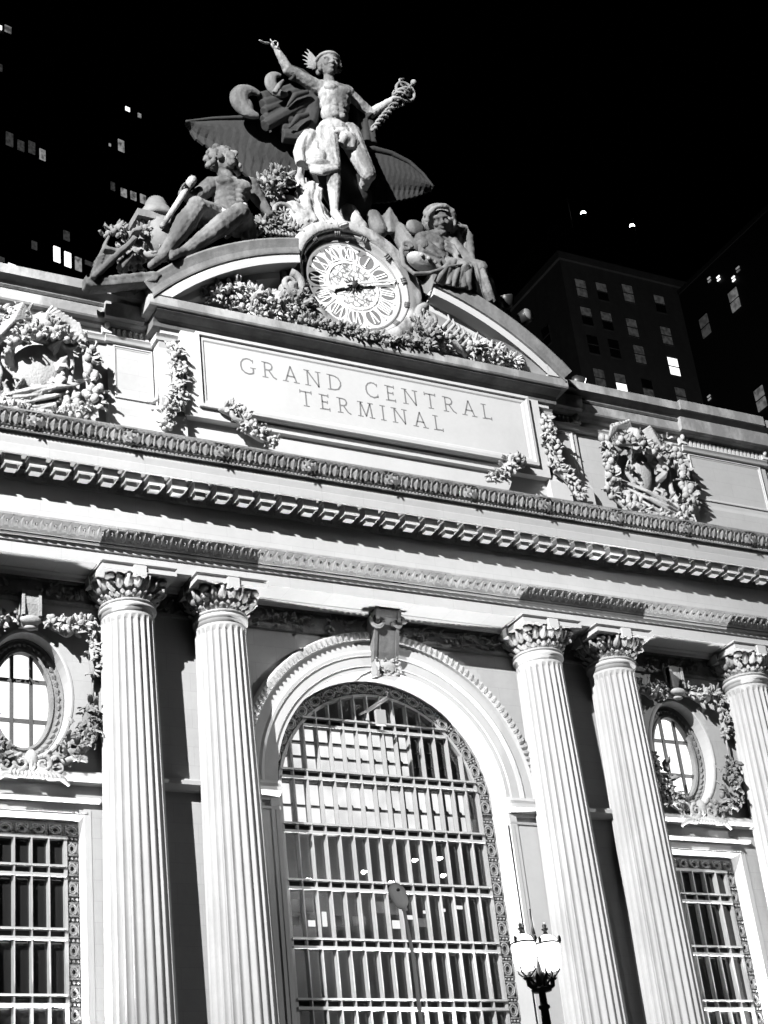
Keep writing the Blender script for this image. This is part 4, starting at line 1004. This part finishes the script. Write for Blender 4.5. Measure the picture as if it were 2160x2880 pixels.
eo=q.build('eagle_statue',wing_st); tag(eo,'dark stone eagle with wings spread wide behind the standing figure','statue','stone figures on the pediment')
# rocks, drapery and base under the standing figure
q=MB()
for (x,y,Y,r) in ((830,600,-.2,.5),(860,622,-.4,.5),(815,575,.1,.42),(890,600,-.1,.55),(905,632,-.5,.4),(985,605,0,.45),(1000,625,-.2,.4),(940,640,-.4,.42),(1015,640,-.2,.35),(780,560,.2,.38),(870,560,.3,.45)):
    q.ell(P3(x,y,Y),(r*1.1,r*.8,r*.85),Matrix.Rotation(R_(0,2),3,'Y'),12,9)
drape(q,[P3(885,520,-.2),P3(880,560,-.4),P3(890,600,-.7),P3(915,632,-.85)],.12,5,.22)
drape(q,[P3(850,500,.1),P3(858,545,-.1),P3(875,590,-.4)],.1,4,.2); q.limb(P3(845,470,0),P3(842,500,0),.12,.1)
drape(q,[P3(800,590,-.1),P3(830,610,-.4),P3(870,632,-.7)],.16,4,.3,(0,0,1))
o=q.build('rocky_pedestal',statue_st); remeshed(o,.04,1,.05,.3); tag(o,'rough stone mound with falling drapery under the feet of the standing figure','pedestal')
q=MB()
for (x,y,n,sx,sz) in ((760,520,34,.5,.5),(790,500,30,.45,.4),(770,640,50,.6,.35),(820,650,30,.4,.3),(735,640,24,.35,.25)):
    p=P3(x,y,-.5); cluster(q,(p.x,p.z),sx,sz,-.8,-.2,n,.3,.2)
cc=P3(800,600,-.4); q.tube([cc+Vector((.42*math.cos(t_),0,.42*math.sin(t_))) for t_ in [2*PI*i/20 for i in range(21)]],.1,8)
for k in range(8): a=2*PI*k/8; q.tube([cc,cc+Vector((.4*math.cos(a),0,.4*math.sin(a)))],.04,6)
for k in range(9): q.tube([P3(738+9*k,625+2*k,-.5),P3(752+9*k,655+k,-.8)],[.06,.05],7)
q.limb(P3(748,525,-.2),P3(775,505,-.1),.42,.35); q.limb(P3(760,560,0),P3(755,600,-.1),.3,.3)
o=q.build('cog_carving',dark_carve); tag(o,'carved toothed wheel with leaves between the bearded figure and the clock','carving')

# seated bearded man on the left
q=MB(); Y=-.6
hc=P3(626,452,Y-.1); nk=P3(636,502,Y); ch=P3(648,545,Y-.05); wa=P3(645,588,Y-.05); pe=P3(640,612,Y+.1)
q.limb(nk,P3(630,480,Y-.05),.3,.28)
q.ell(ch+Vector((0,0,.1)),(.82,.52,.52)); q.ell((ch+wa)/2,(.70,.48,.52)); q.ell(wa,(.64,.46,.42)); q.ell(pe,(.74,.54,.42))
for sx in (-1,1): q.ell(ch+Vector((sx*.34,-.38,.2)),(.38,.18,.24))
for sx in (-1,1):
    for k in range(3): q.ell(ch+Vector((sx*.17,-.39,-.15-.23*k)),(.19,.11,.12))
s1=P3(594,522,Y); e1=P3(540,562,Y-.25); w1=P3(513,545,Y-.6); q.limb(s1,nk+Vector((0,0,-.25)),.32,.3); q.limb(s1,e1,.34,.25); q.limb(e1,w1,.24,.16)
hand_(q,w1,1.05,P3(520,516,Y-.6)-w1,(.6,-.5,.2),1.4)
s2=P3(703,521,Y); e2=P3(736,572,Y+.1); w2=P3(757,602,Y-.15); q.limb(s2,nk+Vector((0,0,-.25)),.32,.3); q.limb(s2,e2,.33,.24); q.limb(e2,w2,.23,.15); hand_(q,w2,1.0,(1,-.2,-.5),(0,-.5,-1),.8)
h1=P3(612,620,Y); k1=P3(553,583,Y-.9); a1=P3(455,722,Y-.6); q.limb(h1,k1,.56,.37); q.ell(k1+Vector((-.05,-.08,.05)),(.31,.31,.31)); q.limb(k1,k1+(a1-k1)*.3,.33,.4); q.limb(k1+(a1-k1)*.3,a1,.4,.2); q.limb(a1,P3(425,747,Y-.9),.18,.14)
h2=P3(672,628,Y); k2=P3(674,598,Y-1.1); a2=P3(520,708,Y-.7); q.limb(h2,k2,.56,.38); q.ell(k2,(.33,.31,.31)); q.limb(k2,k2+(a2-k2)*.3,.34,.41); q.limb(k2+(a2-k2)*.3,a2,.41,.21); q.limb(a2,P3(487,718,Y-1.0),.2,.16)
for k in range(5): q.ell(P3(482,707+5*k,Y-1.05),(.08,.09,.07))
head(q,hc,1.25,yaw=.55,tilt=-.35,roll=.1,beard=True)
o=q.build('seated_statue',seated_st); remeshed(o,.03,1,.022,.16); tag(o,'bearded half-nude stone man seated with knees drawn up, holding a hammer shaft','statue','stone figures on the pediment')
sm_=o
q=MB(); drape(q,[P3(605,600,Y-.3),P3(640,618,Y-.7),P3(690,598,Y-.6)],.17,4,.2,(0,0,1)); drape(q,[P3(690,600,Y-.4),P3(700,640,Y-.2),P3(702,680,Y-.1)],.14,3,.14); drape(q,[P3(605,605,Y-.4),P3(612,640,Y-.3),P3(622,660,Y-.3)],.16,3,.2)
o=q.build('lap_cloth',statue_st,sm_); remeshed(o,.035,1)
q=MB(); q.tube([P3(538,512,Y-.6),P3(455,638,Y-.9)],[.13,.1],10); q.limb(P3(541,506,Y-.6),P3(532,518,Y-.6),.17,.16); q.build('hammer_shaft',statue_st,sm_)
# tools on the left
q=MB()
def slab(pts,th,Y): 
    vs=[P3(x,y,Y) for x,y in pts]+[P3(x,y,Y)+Vector((0,th,0)) for x,y in pts]; k=len(pts)
    q.add(vs,[tuple(range(k)),tuple(range(2*k-1,k-1,-1))]+[(j,j+k,(j+1)%k+k,(j+1)%k) for j in range(k)])
slab([(243,770),(252,790),(300,786),(360,768),(430,762),(455,772),(440,790),(330,800),(260,805),(244,795)],.5,-1.5)
slab([(256,775),(268,780),(388,668),(376,660)],.5,-1.7); slab([(302,690),(340,700),(345,708),(300,700)],.4,-1.6)
slab([(277,720),(286,724),(312,662),(304,660)],.5,-1.6)
for k in range(6): slab([(256+3*k,768-9*k),(280+3*k,757-9*k),(282+3*k,761-9*k),(258+3*k,773-9*k)],.3,-1.65)
slab([(283,725),(296,715),(318,714),(308,735),(290,750)],.35,-1.6); slab([(335,735),(375,700),(380,715),(348,752)],.4,-1.5)
slab([(372,640),(400,632),(402,645),(375,652)],.5,-1.5)
for k in range(8): q.ell(P3(262+24*k,797-2.4*k,-1.25),(.35,.3,.16))
o=q.build('tool_carving',seated_st); remeshed(o,.035,2,.03,.3); tag(o,'stone plinth with toothed frame and leaning beams at the feet of the bearded man','carving')
q=MB(); c=P3(440,605,-.7); q.lathe([(0,0),(.62,0),(.66,.12),(.5,.5),(.42,.55),(.4,.75),(.3,.95),(0,.97)],n=28)
q.v=[(x+c.x,y+c.y,z+c.z-.3) for x,y,z in q.v]
q.box(c.x-.9,c.x+.7,c.y-.5,c.y+.5,c.z-.6,c.z-.3); q.limb(c+Vector((0,-.1,-.7)),c+Vector((.1,-.1,-1.4)),.5,.6)
o=q.build('stone_beehive',soot_st); tag(o,'weathered domed stone beehive behind the leaning staff','carving')
q=MB(); 
for (x,y,n) in ((330,660,26),(410,660,30),(400,720,24),(440,690,26),(480,650,22),(560,660,22),(365,740,18)):
    p=P3(x,y,-.8); cluster(q,(p.x,p.z),.5,.35,-1.1,-.5,n,.3,.2)
q.tube([P3(395,700,-1.2),P3(415,720,-1.4),P3(450,722,-1.3),P3(480,700,-1.1)],[.08,.1,.1,.06],8)
q.limb(P3(470,650,-.6),P3(360,730,-.5),.6,.4)
q.build('leaf_pile',dark_carve,o)

# seated woman on the right
q=MB(); Y=-.75
hc=P3(1237,626,Y-.15); nk=P3(1235,662,Y+.05); ch=P3(1218,690,Y); wa=P3(1225,725,Y+.05)
q.limb(nk,P3(1236,640,Y),.26,.24); q.ell(ch,(.62,.42,.45)); q.ell((ch+wa)/2,(.55,.42,.45)); q.ell(wa,(.6,.45,.4))
q.ell(P3(1190,690,Y-.3),(.3,.22,.26)); q.ell(P3(1232,700,Y-.3),(.26,.2,.24))
s1=P3(1184,672,Y); e1=P3(1160,710,Y-.2); w1=P3(1182,735,Y-.5); q.limb(s1,nk,.28,.26); q.limb(s1,e1,.26,.2); q.limb(e1,w1,.19,.13); hand_(q,w1,.95,(1,-.2,-.2),(0,0,-1),.6)
s2=P3(1268,680,Y+.1); e2=P3(1322,738,Y-.3); w2=P3(1322,664,Y-.1); q.limb(s2,nk,.28,.26); q.limb(s2,e2,.27,.22); q.limb(e2,w2,.23,.14); hand_(q,w2,.95,P3(1297,634,Y)-w2,(-1,0,.2),1.0)
h1=P3(1245,748,Y); k1=P3(1300,756,Y-.8); a1=P3(1275,800,Y-.5); q.limb(h1,k1,.42,.34); q.limb(k1,a1,.33,.25)
h2=P3(1280,745,Y+.2); k2=P3(1350,756,Y-.6); a2=P3(1362,830,Y-.4); q.limb(h2,k2,.42,.33); q.limb(k2,a2,.3,.2)
head(q,hc,1.08,yaw=-.42,tilt=.42,roll=-.14,hair='none')
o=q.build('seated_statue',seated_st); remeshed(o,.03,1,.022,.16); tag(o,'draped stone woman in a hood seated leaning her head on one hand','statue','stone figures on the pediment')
sw=o
q=MB()
q.ell(hc+Vector((.05,.22,.22)),(.66,.60,.56)); q.tube([hc+Vector((.60*math.cos(t_)-.03,-.14-.42*math.sin(t_),-.02+.40*math.sin(t_))) for t_ in [-.3+.31*i for i in range(13)]],[.11+.03*math.sin(i*2.2) for i in range(13)],8);
for k in range(34):
    a=R_(0,2*PI); q.ell(hc+Vector((.55*math.cos(a),.05-.28*abs(math.sin(a)),.3+.3*math.sin(a))),(.16,.16,.14))
drape(q,[hc+Vector((.45,.2,.1)),P3(1290,640,Y+.2),P3(1300,680,Y+.3),P3(1290,730,Y+.3)],.2,4,.2)
hd=q.build('hood',dark_carve,sw); remeshed(hd,.035,1)
q=MB()
q.ell(P3(1300,775,Y-.35),(.75,.5,.75)); q.ell(P3(1345,800,Y-.2),(.75,.45,.95)); q.ell(P3(1355,850,Y),(.55,.4,.7))
drape(q,[P3(1296,742,Y-.75),P3(1284,765,Y-.95),P3(1276,790,Y-.9),P3(1274,806,Y-.8)],.12,7,.42); drape(q,[P3(1328,744,Y-.65),P3(1336,785,Y-.75),P3(1342,820,Y-.6),P3(1350,850,Y-.4)],.1,7,.34,(1,-.2,.1))
drape(q,[P3(1352,746,Y-.6),P3(1366,785,Y-.5),P3(1374,830,Y-.3),P3(1382,866,Y-.1)],.12,6,.26,(1,.3,0)); drape(q,[P3(1180,675,Y-.25),P3(1215,700,Y-.45),P3(1250,730,Y-.4)],.09,5,.2,(0,0,1))
drape(q,[P3(1250,690,Y-.3),P3(1275,705,Y-.3),P3(1290,735,Y-.4)],.09,4,.18,(0,0,1)); drape(q,[P3(1170,690,Y-.2),P3(1190,720,Y-.4),P3(1240,742,Y-.5)],.09,4,.2,(0,0,1))
q.ell(P3(1330,800,Y+.3),(1.0,.5,.7)); q.ell(P3(1370,840,Y+.3),(.6,.4,.5))
o=q.build('robe',seated_st,sw); remeshed(o,.03,3)
q=MB(); c=P3(1185,737,Y-.75); q.ell(c,(.62,.42,.26),Matrix.Rotation(.35,3,'Y'),18,10)
for k in range(3): q.ell(c+Vector((-.2+.28*k,-.42,-.0-.1*k)),(.09,.05,.09))
o=q.build('carved_bowl',statue_st); tag(o,'oval carved stone vessel held in the lap of the seated woman','vessel')
q=MB()
q.tube([P3(1128,700,-1.2),P3(1135,745,-1.4),P3(1165,770,-1.7),P3(1210,768,-1.8),P3(1260,750,-1.8),P3(1310,742,-1.8)],[.1,.1,.09,.09,.07,.05],8)
scroll(q,(P3(1140,698,-1.2).x,P3(1140,698,-1.2).z),.26,1.5,rad=.09,y=-1.3)
q.ell(P3(1168,640,-.6),(.42,.2,.36)); q.leaf(P3(1096,655,-.1),(.12,0,1),(-.3,-1,0),1.35,.95,.12,.2); q.limb(P3(1050,610,.2),P3(1065,650,.1),.3,.35); q.limb(P3(1120,650,.1),P3(1155,705,-.2),.36,.4)
o=q.build('scroll_and_shield',seated_st); remeshed(o,.04,1); tag(o,'dark carved shield and curling scroll between the clock and the seated woman','carving')
# support under the right statue / behind the pediment
q=MB(); q.polyprism([(-7.6,36.0),(7.6,36.0),(5.5,38.6),(3.0,40.2),(-3.0,40.2),(-5.5,38.6)],-.35,1.6); q.build('pediment_back',soot_st,B)

# ------------------------------------------------------------------ roof floodlight fixtures
def flood(x,y,Y,r,aim,lit,label):
    p=P3(x,y,Y); e=empty('roof_floodlight',p); tag(e,label,'floodlight','floodlight fixtures on the roof')
    q=MB(); q.lathe([(0,0),(r*.6,.0),(r,.12*r*4),(r,.5),(r*.95,.52),(0,.52)],n=24); h=q.build('housing',black_iron,e)
    h.rotation_euler=Vector(aim).to_track_quat('Z','Y').to_euler()
    q=MB(); q.lathe([(0,.521),(r*.9,.521),(r*.9,.54),(0,.55)],n=24); l=q.build('lens',lamp_glow if lit else dimglass,e); l.rotation_euler=h.rotation_euler
    q=MB(); q.box(-.06,.06,-.06,.06,-.9,-.1); q.box(-.35,.35,-.2,.2,-.95,-.88); q.build('bracket',black_iron,e)
flood(1606,1072,-.2,.3,(.9,-.35,-.35),True,'round floodlight with a glowing lens where the curved pediment meets the coping')
flood(1428,868,.2,.3,(-.3,-.4,.9),False,'unlit drum floodlight behind the curved pediment, nearest the seated woman')
flood(1462,905,.2,.3,(.2,-.9,.1),False,'pale boxy floodlight behind the curved pediment, below the unlit drum floodlight')

# ------------------------------------------------------------------ fixture at the head of the arch
p=P3(1058,1990,.2); e=empty('arch_lamp',p); tag(e,'small lamp box hanging from a slanted bracket under the crown of the arch','lamp')
q=MB(); a=P3(1090,1962,.1)-p; b=P3(1032,2000,.9)-p; q.tube([a,b],.07,6); q.tube([b,Vector((b.x,1.25,b.z+.1))],.04,6); q.tube([a,a+Vector((0,0,.25))],.02,5); q.build('bracket',iron_dark,e)
q=MB(); q.box(-.22+.15,.13+.15,-.1,.05,-.62,-.1); q.build('lamp_box',sash,e)

# ------------------------------------------------------------------ viaduct, street lamp and pole in front
q=MB(); q.box(-30,30,-24,-18,4.2,5.0); q.box(-30,30,-24.3,-24,4.2,6.0); q.box(-30,30,-18,-17.7,4.2,6.0)
for x in range(-28,29,8): q.box(x-.8,x+.8,-22,-20,0,4.2)
tag(q.build('viaduct',ashlar),'low stone viaduct carrying the street lamp in front of the station','viaduct')
LY=-20.8
pl_=P3(1532,2840,LY); lampc=P3(1527,2716,LY)
e=empty('street_lamp',(pl_.x,pl_.y,5.0)); tag(e,'black iron street lamp with two glowing glass globes in front of the columns','street lamp')
cx,cz=0,0
def lw(x,y): v=P3(x,y,LY)-Vector((pl_.x,pl_.y,5.0)); return v
tz=lw(1533,2782).z
q=MB(); q.lathe([(.16,0),(.18,.3),(.12,.5),(.10,1.2),(.075,tz-.5),(.07,tz-.34),(.1,tz-.32),(.1,tz-.28),(.065,tz-.26),(.06,tz-.06),(.17,tz-.04),(.18,tz+.0),(.1,tz+.03),(.1,tz+.1),(.12,tz+.16),(.12,tz+.24),(.06,tz+.29),(.03,tz+.45),(.015,tz+.5)],n=20); q.build('post',black_iron,e)
q=MB()
for k in range(8): a=2*PI*k/8; q.leaf((.1*math.cos(a),.1*math.sin(a),tz+.02),(.3*math.cos(a),.3*math.sin(a),1),(math.cos(a),math.sin(a),0),.32,.1,.5,.3)
q.tube([(0,0,tz+.45),(0,0,tz+.9)],[.02,.02],6); q.tube([(0,0,tz+.85),(0,0,tz+1.0),(0,0,tz+1.38)],[.045,.03,.012],8); q.ell((0,0,tz+.85),(.045,.045,.08))
q.build('finial',black_iron,e)
g1=lw(1495,2700); g2=lw(1568,2700)
for g_ in (g1,g2):
    s=1 if g_.x>0 else -1; gx=s*.245; gz=tz+0.6006
    q=MB(); P=[(s*.07,0,tz+0.1694),(s*.13,0,tz+0.0616),(s*.17,0,tz+0.0231),(s*.235,0,tz+0.0693),(gx,0,tz+0.154)]; q.tube(P,[.045,.04,.045,.045,.04],8); q.lathe([(.06,tz+0.154),(.09,tz+0.1848),(.05,tz+0.2002)],c=(gx,0),n=12)
    for k in range(4): a=2*PI*k/4+.4; q.tube([(gx,0,tz+0.2002),(gx+.1*math.cos(a),.1*math.sin(a),tz+0.231),(gx+.17*math.cos(a),.17*math.sin(a),tz+0.2926),(gx+.17*math.cos(a),.17*math.sin(a),tz+0.3542)],.016,5)
    arm=q.build('lamp_arm',black_iron,e)
    q=MB(); q.lathe([(.13,tz+0.3234),(.17,tz+0.3465),(.2,tz+0.4774),(.205,tz+0.616),(.215,tz+0.7161),(.20,tz+0.7623),(.2,tz+0.77),(0,tz+0.7777)],c=(gx,0),n=28); q.build('globe',lamp_glow,e)
    q=MB(); q.lathe([(.2,tz+0.7815),(.215,tz+0.7931),(.17,tz+0.8624),(.08,tz+0.9163),(0,tz+0.924)],c=(gx,0),n=28); q.build('globe_cap',lamp_glow,e)
    q=MB(); q.sweep([(0,-.0),(0,.0)],[(0,0,1,0),(1,0,1,0)]) if False else None
    P=[(gx+.212*math.cos(2*PI*i/24),.212*math.sin(2*PI*i/24),tz+0.77) for i in range(25)]; q.tube(P,.018,6)
    for k in range(4): a=2*PI*k/4+.5; q.ell((gx+.25*math.cos(a),.25*math.sin(a),tz+0.8008),(.03,.03,.07)); q.tube([(gx+.23*math.cos(a),.23*math.sin(a),tz+0.77),(gx+.16*math.cos(a),.16*math.sin(a),tz+0.8701),(gx,0,tz+0.9317)],.013,5)
    q.lathe([(.02,tz+0.924),(.045,tz+0.9548),(.02,tz+0.9933),(.06,tz+1.024),(.03,tz+1.055),(.04,tz+1.093),(.01,tz+1.155)],c=(gx,0),n=12); 
    for k in range(5): a=2*PI*k/5; q.leaf((gx,0,tz+0.9779),(math.cos(a),math.sin(a),.7),(0,0,1),.1,.05,.5,.3)
    q.build('globe_crown',black_iron,e)
    L=bpy.data.lights.new('globe_light','POINT'); L.energy=22; L.shadow_soft_size=.2; lo=bpy.data.objects.new('globe_light',L); C.objects.link(lo); lo.parent=e; lo.location=(gx,0,tz+1.27)
# slender pole with a pale head
pb=P3(1185,2880,-20); hp=P3(1122,2520,-20)
e=empty('slender_pole',(pb.x+.3,-20,5.0)); tag(e,'slender grey pole with a pale rounded head before the arched window','pole')
o_=Vector((pb.x+.3,-20,5.0))
q=MB(); q.tube([Vector((0,0,0)),pb-o_,P3(1160,2680,-20)-o_,P3(1136,2556,-20)-o_],[.06,.04,.032,.028],8); q.tube([P3(1140,2562,-20)-o_,P3(1132,2540,-20)-o_],[.05,.05],8); q.build('pole',pole_m,e)
q=MB(); q.limb(P3(1118,2512,-20)-o_,P3(1128,2536,-20)-o_,.15,.13,14); q.ell(P3(1112,2505,-20)-o_,(.13,.13,.14)); ob=q.build('head',smooth_st,e); remeshed(ob,.015,2)
q=MB(); q.ell(P3(1120,2503,-20.13)-o_,(.035,.03,.03)); q.build('lens',black_iron,e)

# ------------------------------------------------------------------ towers behind
# dark tower on the left
ang=math.radians(13); PD=Vector((math.cos(ang),math.sin(ang),0)); P0=Vector((-20,185,0)); PN=Vector((math.sin(ang),-math.cos(ang),0))
def WT(x,y,off=0):
    d=ray(x,y); t=((P0+PN*off)-CAM).dot(PN)/d.dot(PN); return CAM+d*t
TW=empty('office_tower',P0); tag(TW,'very dark slab tower with rows of small lit windows beyond the bearded stone man','building')
q=MB()
def plate(mb,u0,u1,z0,z1,o0,o1):
    vs=[]
    for o in (o0,o1):
        for u,z in ((u0,z0),(u1,z0),(u1,z1),(u0,z1)): vs.append(PD*u+PN*o+Vector((0,0,z)))
    mb.add(vs,[(0,1,2,3),(7,6,5,4),(0,4,5,1),(1,5,6,2),(2,6,7,3),(3,7,4,0)])
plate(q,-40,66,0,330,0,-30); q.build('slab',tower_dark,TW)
q=MB()
for k in range(-20,33): plate(q,k*2.0-.35,k*2.0+.35,0,330,.6,-.1)
q.build('piers',tower_pier,TW)
q=MB()
for k in range(20,85): plate(q,-40,66,k*3.9,k*3.9+.9,.25,-.05)
q.build('spandrels',tower_dark,TW)
kz=.3618
for (x,y,w_,h_,m_) in ((72,1085,54,100,'l'),(160,1135,50,75,'l'),(245,1150,50,90,'l'),(328,1205,44,80,'m'),(440,1980,50,115,'h'),(525,2020,50,110,'h'),(607,2055,48,100,'m'),(515,1835,46,70,'l'),(92,2078,60,45,'h'),(960,1500,42,60,'m'),(1035,1525,42,60,'m'),(1110,1550,42,65,'m'),(875,1450,30,60,'l'),(940,1135,45,85,'m'),(852,1128,14,18,'m'),(990,850,32,28,'h'),(1082,900,24,30,'m'),(60,230,50,50,'m'),(5,218,14,30,'h'),(12,2025,40,45,'l'),(5,530,20,50,'l'),(690,2050,60,30,'l'),(265,1910,40,60,'ll')):
    c=WT(x*kz,y*kz,.1)-P0; u=c.dot(PD); z=c.z; sc=((WT(x*kz+w_*kz,y*kz,.1)-P0).dot(PD)-u); hz=abs((WT(x*kz,y*kz-h_*kz,.1)-P0).z-z)
    q=MB(); plate(q,u-sc/2,u+sc/2,z-hz/2,z+hz/2,.3,.1); q.build('lit_window',{'l':lit_low,'ll':lit_low,'m':lit_mid,'h':lit_hi}[m_],TW)
# brick tower on the right
def face(px_,py_,Yp): return P3(px_,py_,Yp)
YR=105.0; rx0=P3(1400+380*.4581,560+370*.4581,YR); 
RX,RZ=rx0.x,rx0.z
TR_=empty('brick_tower',(RX,YR,0)); tag(TR_,'dim grey brick tower with double-hung windows beneath the two mast lamps','building')
q=MB(); q.box(0,34,0,30,0,RZ); q.box(-.4,34.4,-.4,30,RZ,RZ+1.2); q.box(4,30,5,26,RZ+1.2,RZ+11); q.build('walls',brick_t,TR_)
cols=[(510,545),(640,580),(800,590),(905,600),(995,640)]
def rwin(x,z,up,lo,w_=1.75,h_=2.9,side=False):
    q=MB()
    f=(lambda a0,a1,b0,b1,c0,c1: q.box(a0,a1,b0,b1,c0,c1)) if not side else (lambda a0,a1,b0,b1,c0,c1: q.box(b0,b1,a0,a1,c0,c1))
    f(x-w_/2-.12,x+w_/2+.12,-.1,-.02,z-h_/2-.2,z-h_/2); f(x-w_/2-.1,x-w_/2,-.08,-.01,z-h_/2,z+h_/2); f(x+w_/2,x+w_/2+.1,-.08,-.01,z-h_/2,z+h_/2); f(x-w_/2,x+w_/2,-.09,-.01,z-.08,z+.08)
    r=q.build('window',sash if False else brick_t,TR_)
    q=MB(); f(x-w_/2,x+w_/2,-.05,-.005,z+.08,z+h_/2); q.build('upper_pane',up,r); q=MB(); f(x-w_/2,x+w_/2,-.045,-.005,z-h_/2,z-.08); q.build('lower_pane',lo,r)
DG,LL,HI=darkglass,lit_low,lit_hi
for (x,y,u,l) in ((512,548,LL,LL),(640,570,LL,DG),(800,580,LL,LL),(995,645,LL,DG),(545,720,LL,DG),(670,750,LL,DG),(825,790,LL,LL),(1035,840,LL,LL),(585,895,DG,DG),(715,920,DG,DG),(870,955,LL,LL),(1080,1030,HI,HI),(625,1100,LL,LL),(755,1130,LL,HI),(920,1165,DG,LL),(1125,1215,LL,LL)):
    c=P3(1400+x*.4581,560+y*.4581,YR); rwin(c.x-RX,c.z,u,l)
for j in range(12):
    for k in range(5): rwin(3.0+6*k,RZ-60-4.6*j,DG,DG)
for (yy,z) in ((6,-9),(6,-14),(14,-9),(14,-14),(6,-19),(14,-19),(22,-9),(22,-14)): rwin(yy,RZ+z,DG,DG,side=True)
q=MB(); q.tube([Vector((10,8,RZ+10)),Vector((10,8,RZ+20))],.12,6); q.tube([Vector((22,8,RZ+10)),Vector((22,8,RZ+19))],.12,6); q.build('roof_mast',brick_t,TR_)
for i,(x,y,lb) in enumerate(((525,88,'bright mast lamp above the brick tower, the one nearer the stone figures'),(825,167,'bright mast lamp above the brick tower, the one nearer the black tower'))):
    c=P3(1400+x*.4581,560+y*.4581,YR+8); e=empty('mast_lamp',c); tag(e,lb,'lamp','lamps above the brick tower'); q=MB(); q.ell((0,0,0),(.42,.42,.42),None,12,8); q.build('bulb',spark,e)
    q=MB(); q.tube([Vector((0,0,-.3)),Vector((0,0,RZ+10-c.z))],.08,6); q.lathe([(.3,-.5),(.5,-.3),(.3,-.2)],n=12); q.build('mast',black_iron,e)
# dark tower at the far right (its side wall faces the camera)
XR=94.0
def WX(x,y,X):
    d=ray(x,y); t=(X-CAM.x)/d.x; return CAM+d*t
ro=WX(1400+1400*.4581,560+290*.4581,XR)
T3=empty('dark_tower',(XR,20,0)); tag(T3,'sheer black tower wall with sparse lit windows beyond the grey brick tower','building')
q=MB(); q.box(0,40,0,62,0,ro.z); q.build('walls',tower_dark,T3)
q=MB(); q.box(-.15,-.02,0,62,ro.z-.5,ro.z+.1); q.build('parapet',tower_pier,T3)
for (x,y,m_,w_) in ((1455,620,lit_dim,1.5),(1275,780,lit_low,1.5),(1615,1225,lit_dim,1.5),(1300,1220,lit_mid,.5),(1357,487,lit_hi,.5),(1300,495,lit_mid,.5),(1450,490,lit_hi,.5),(1477,432,lit_mid,.6)):
    c=WX(1400+x*.4581,560+y*.4581,XR); y0=c.y-20; h=2.7 if w_>1 else .6
    q=MB(); q.box(-.12,-.01,y0-w_/2,y0+w_/2,c.z+.12,c.z+h/2); q.box(-.12,-.01,y0-w_/2,y0+w_/2,c.z-h/2,c.z-.12); q.build('lit_window',m_,T3)
bpy.context.view_layer.update()
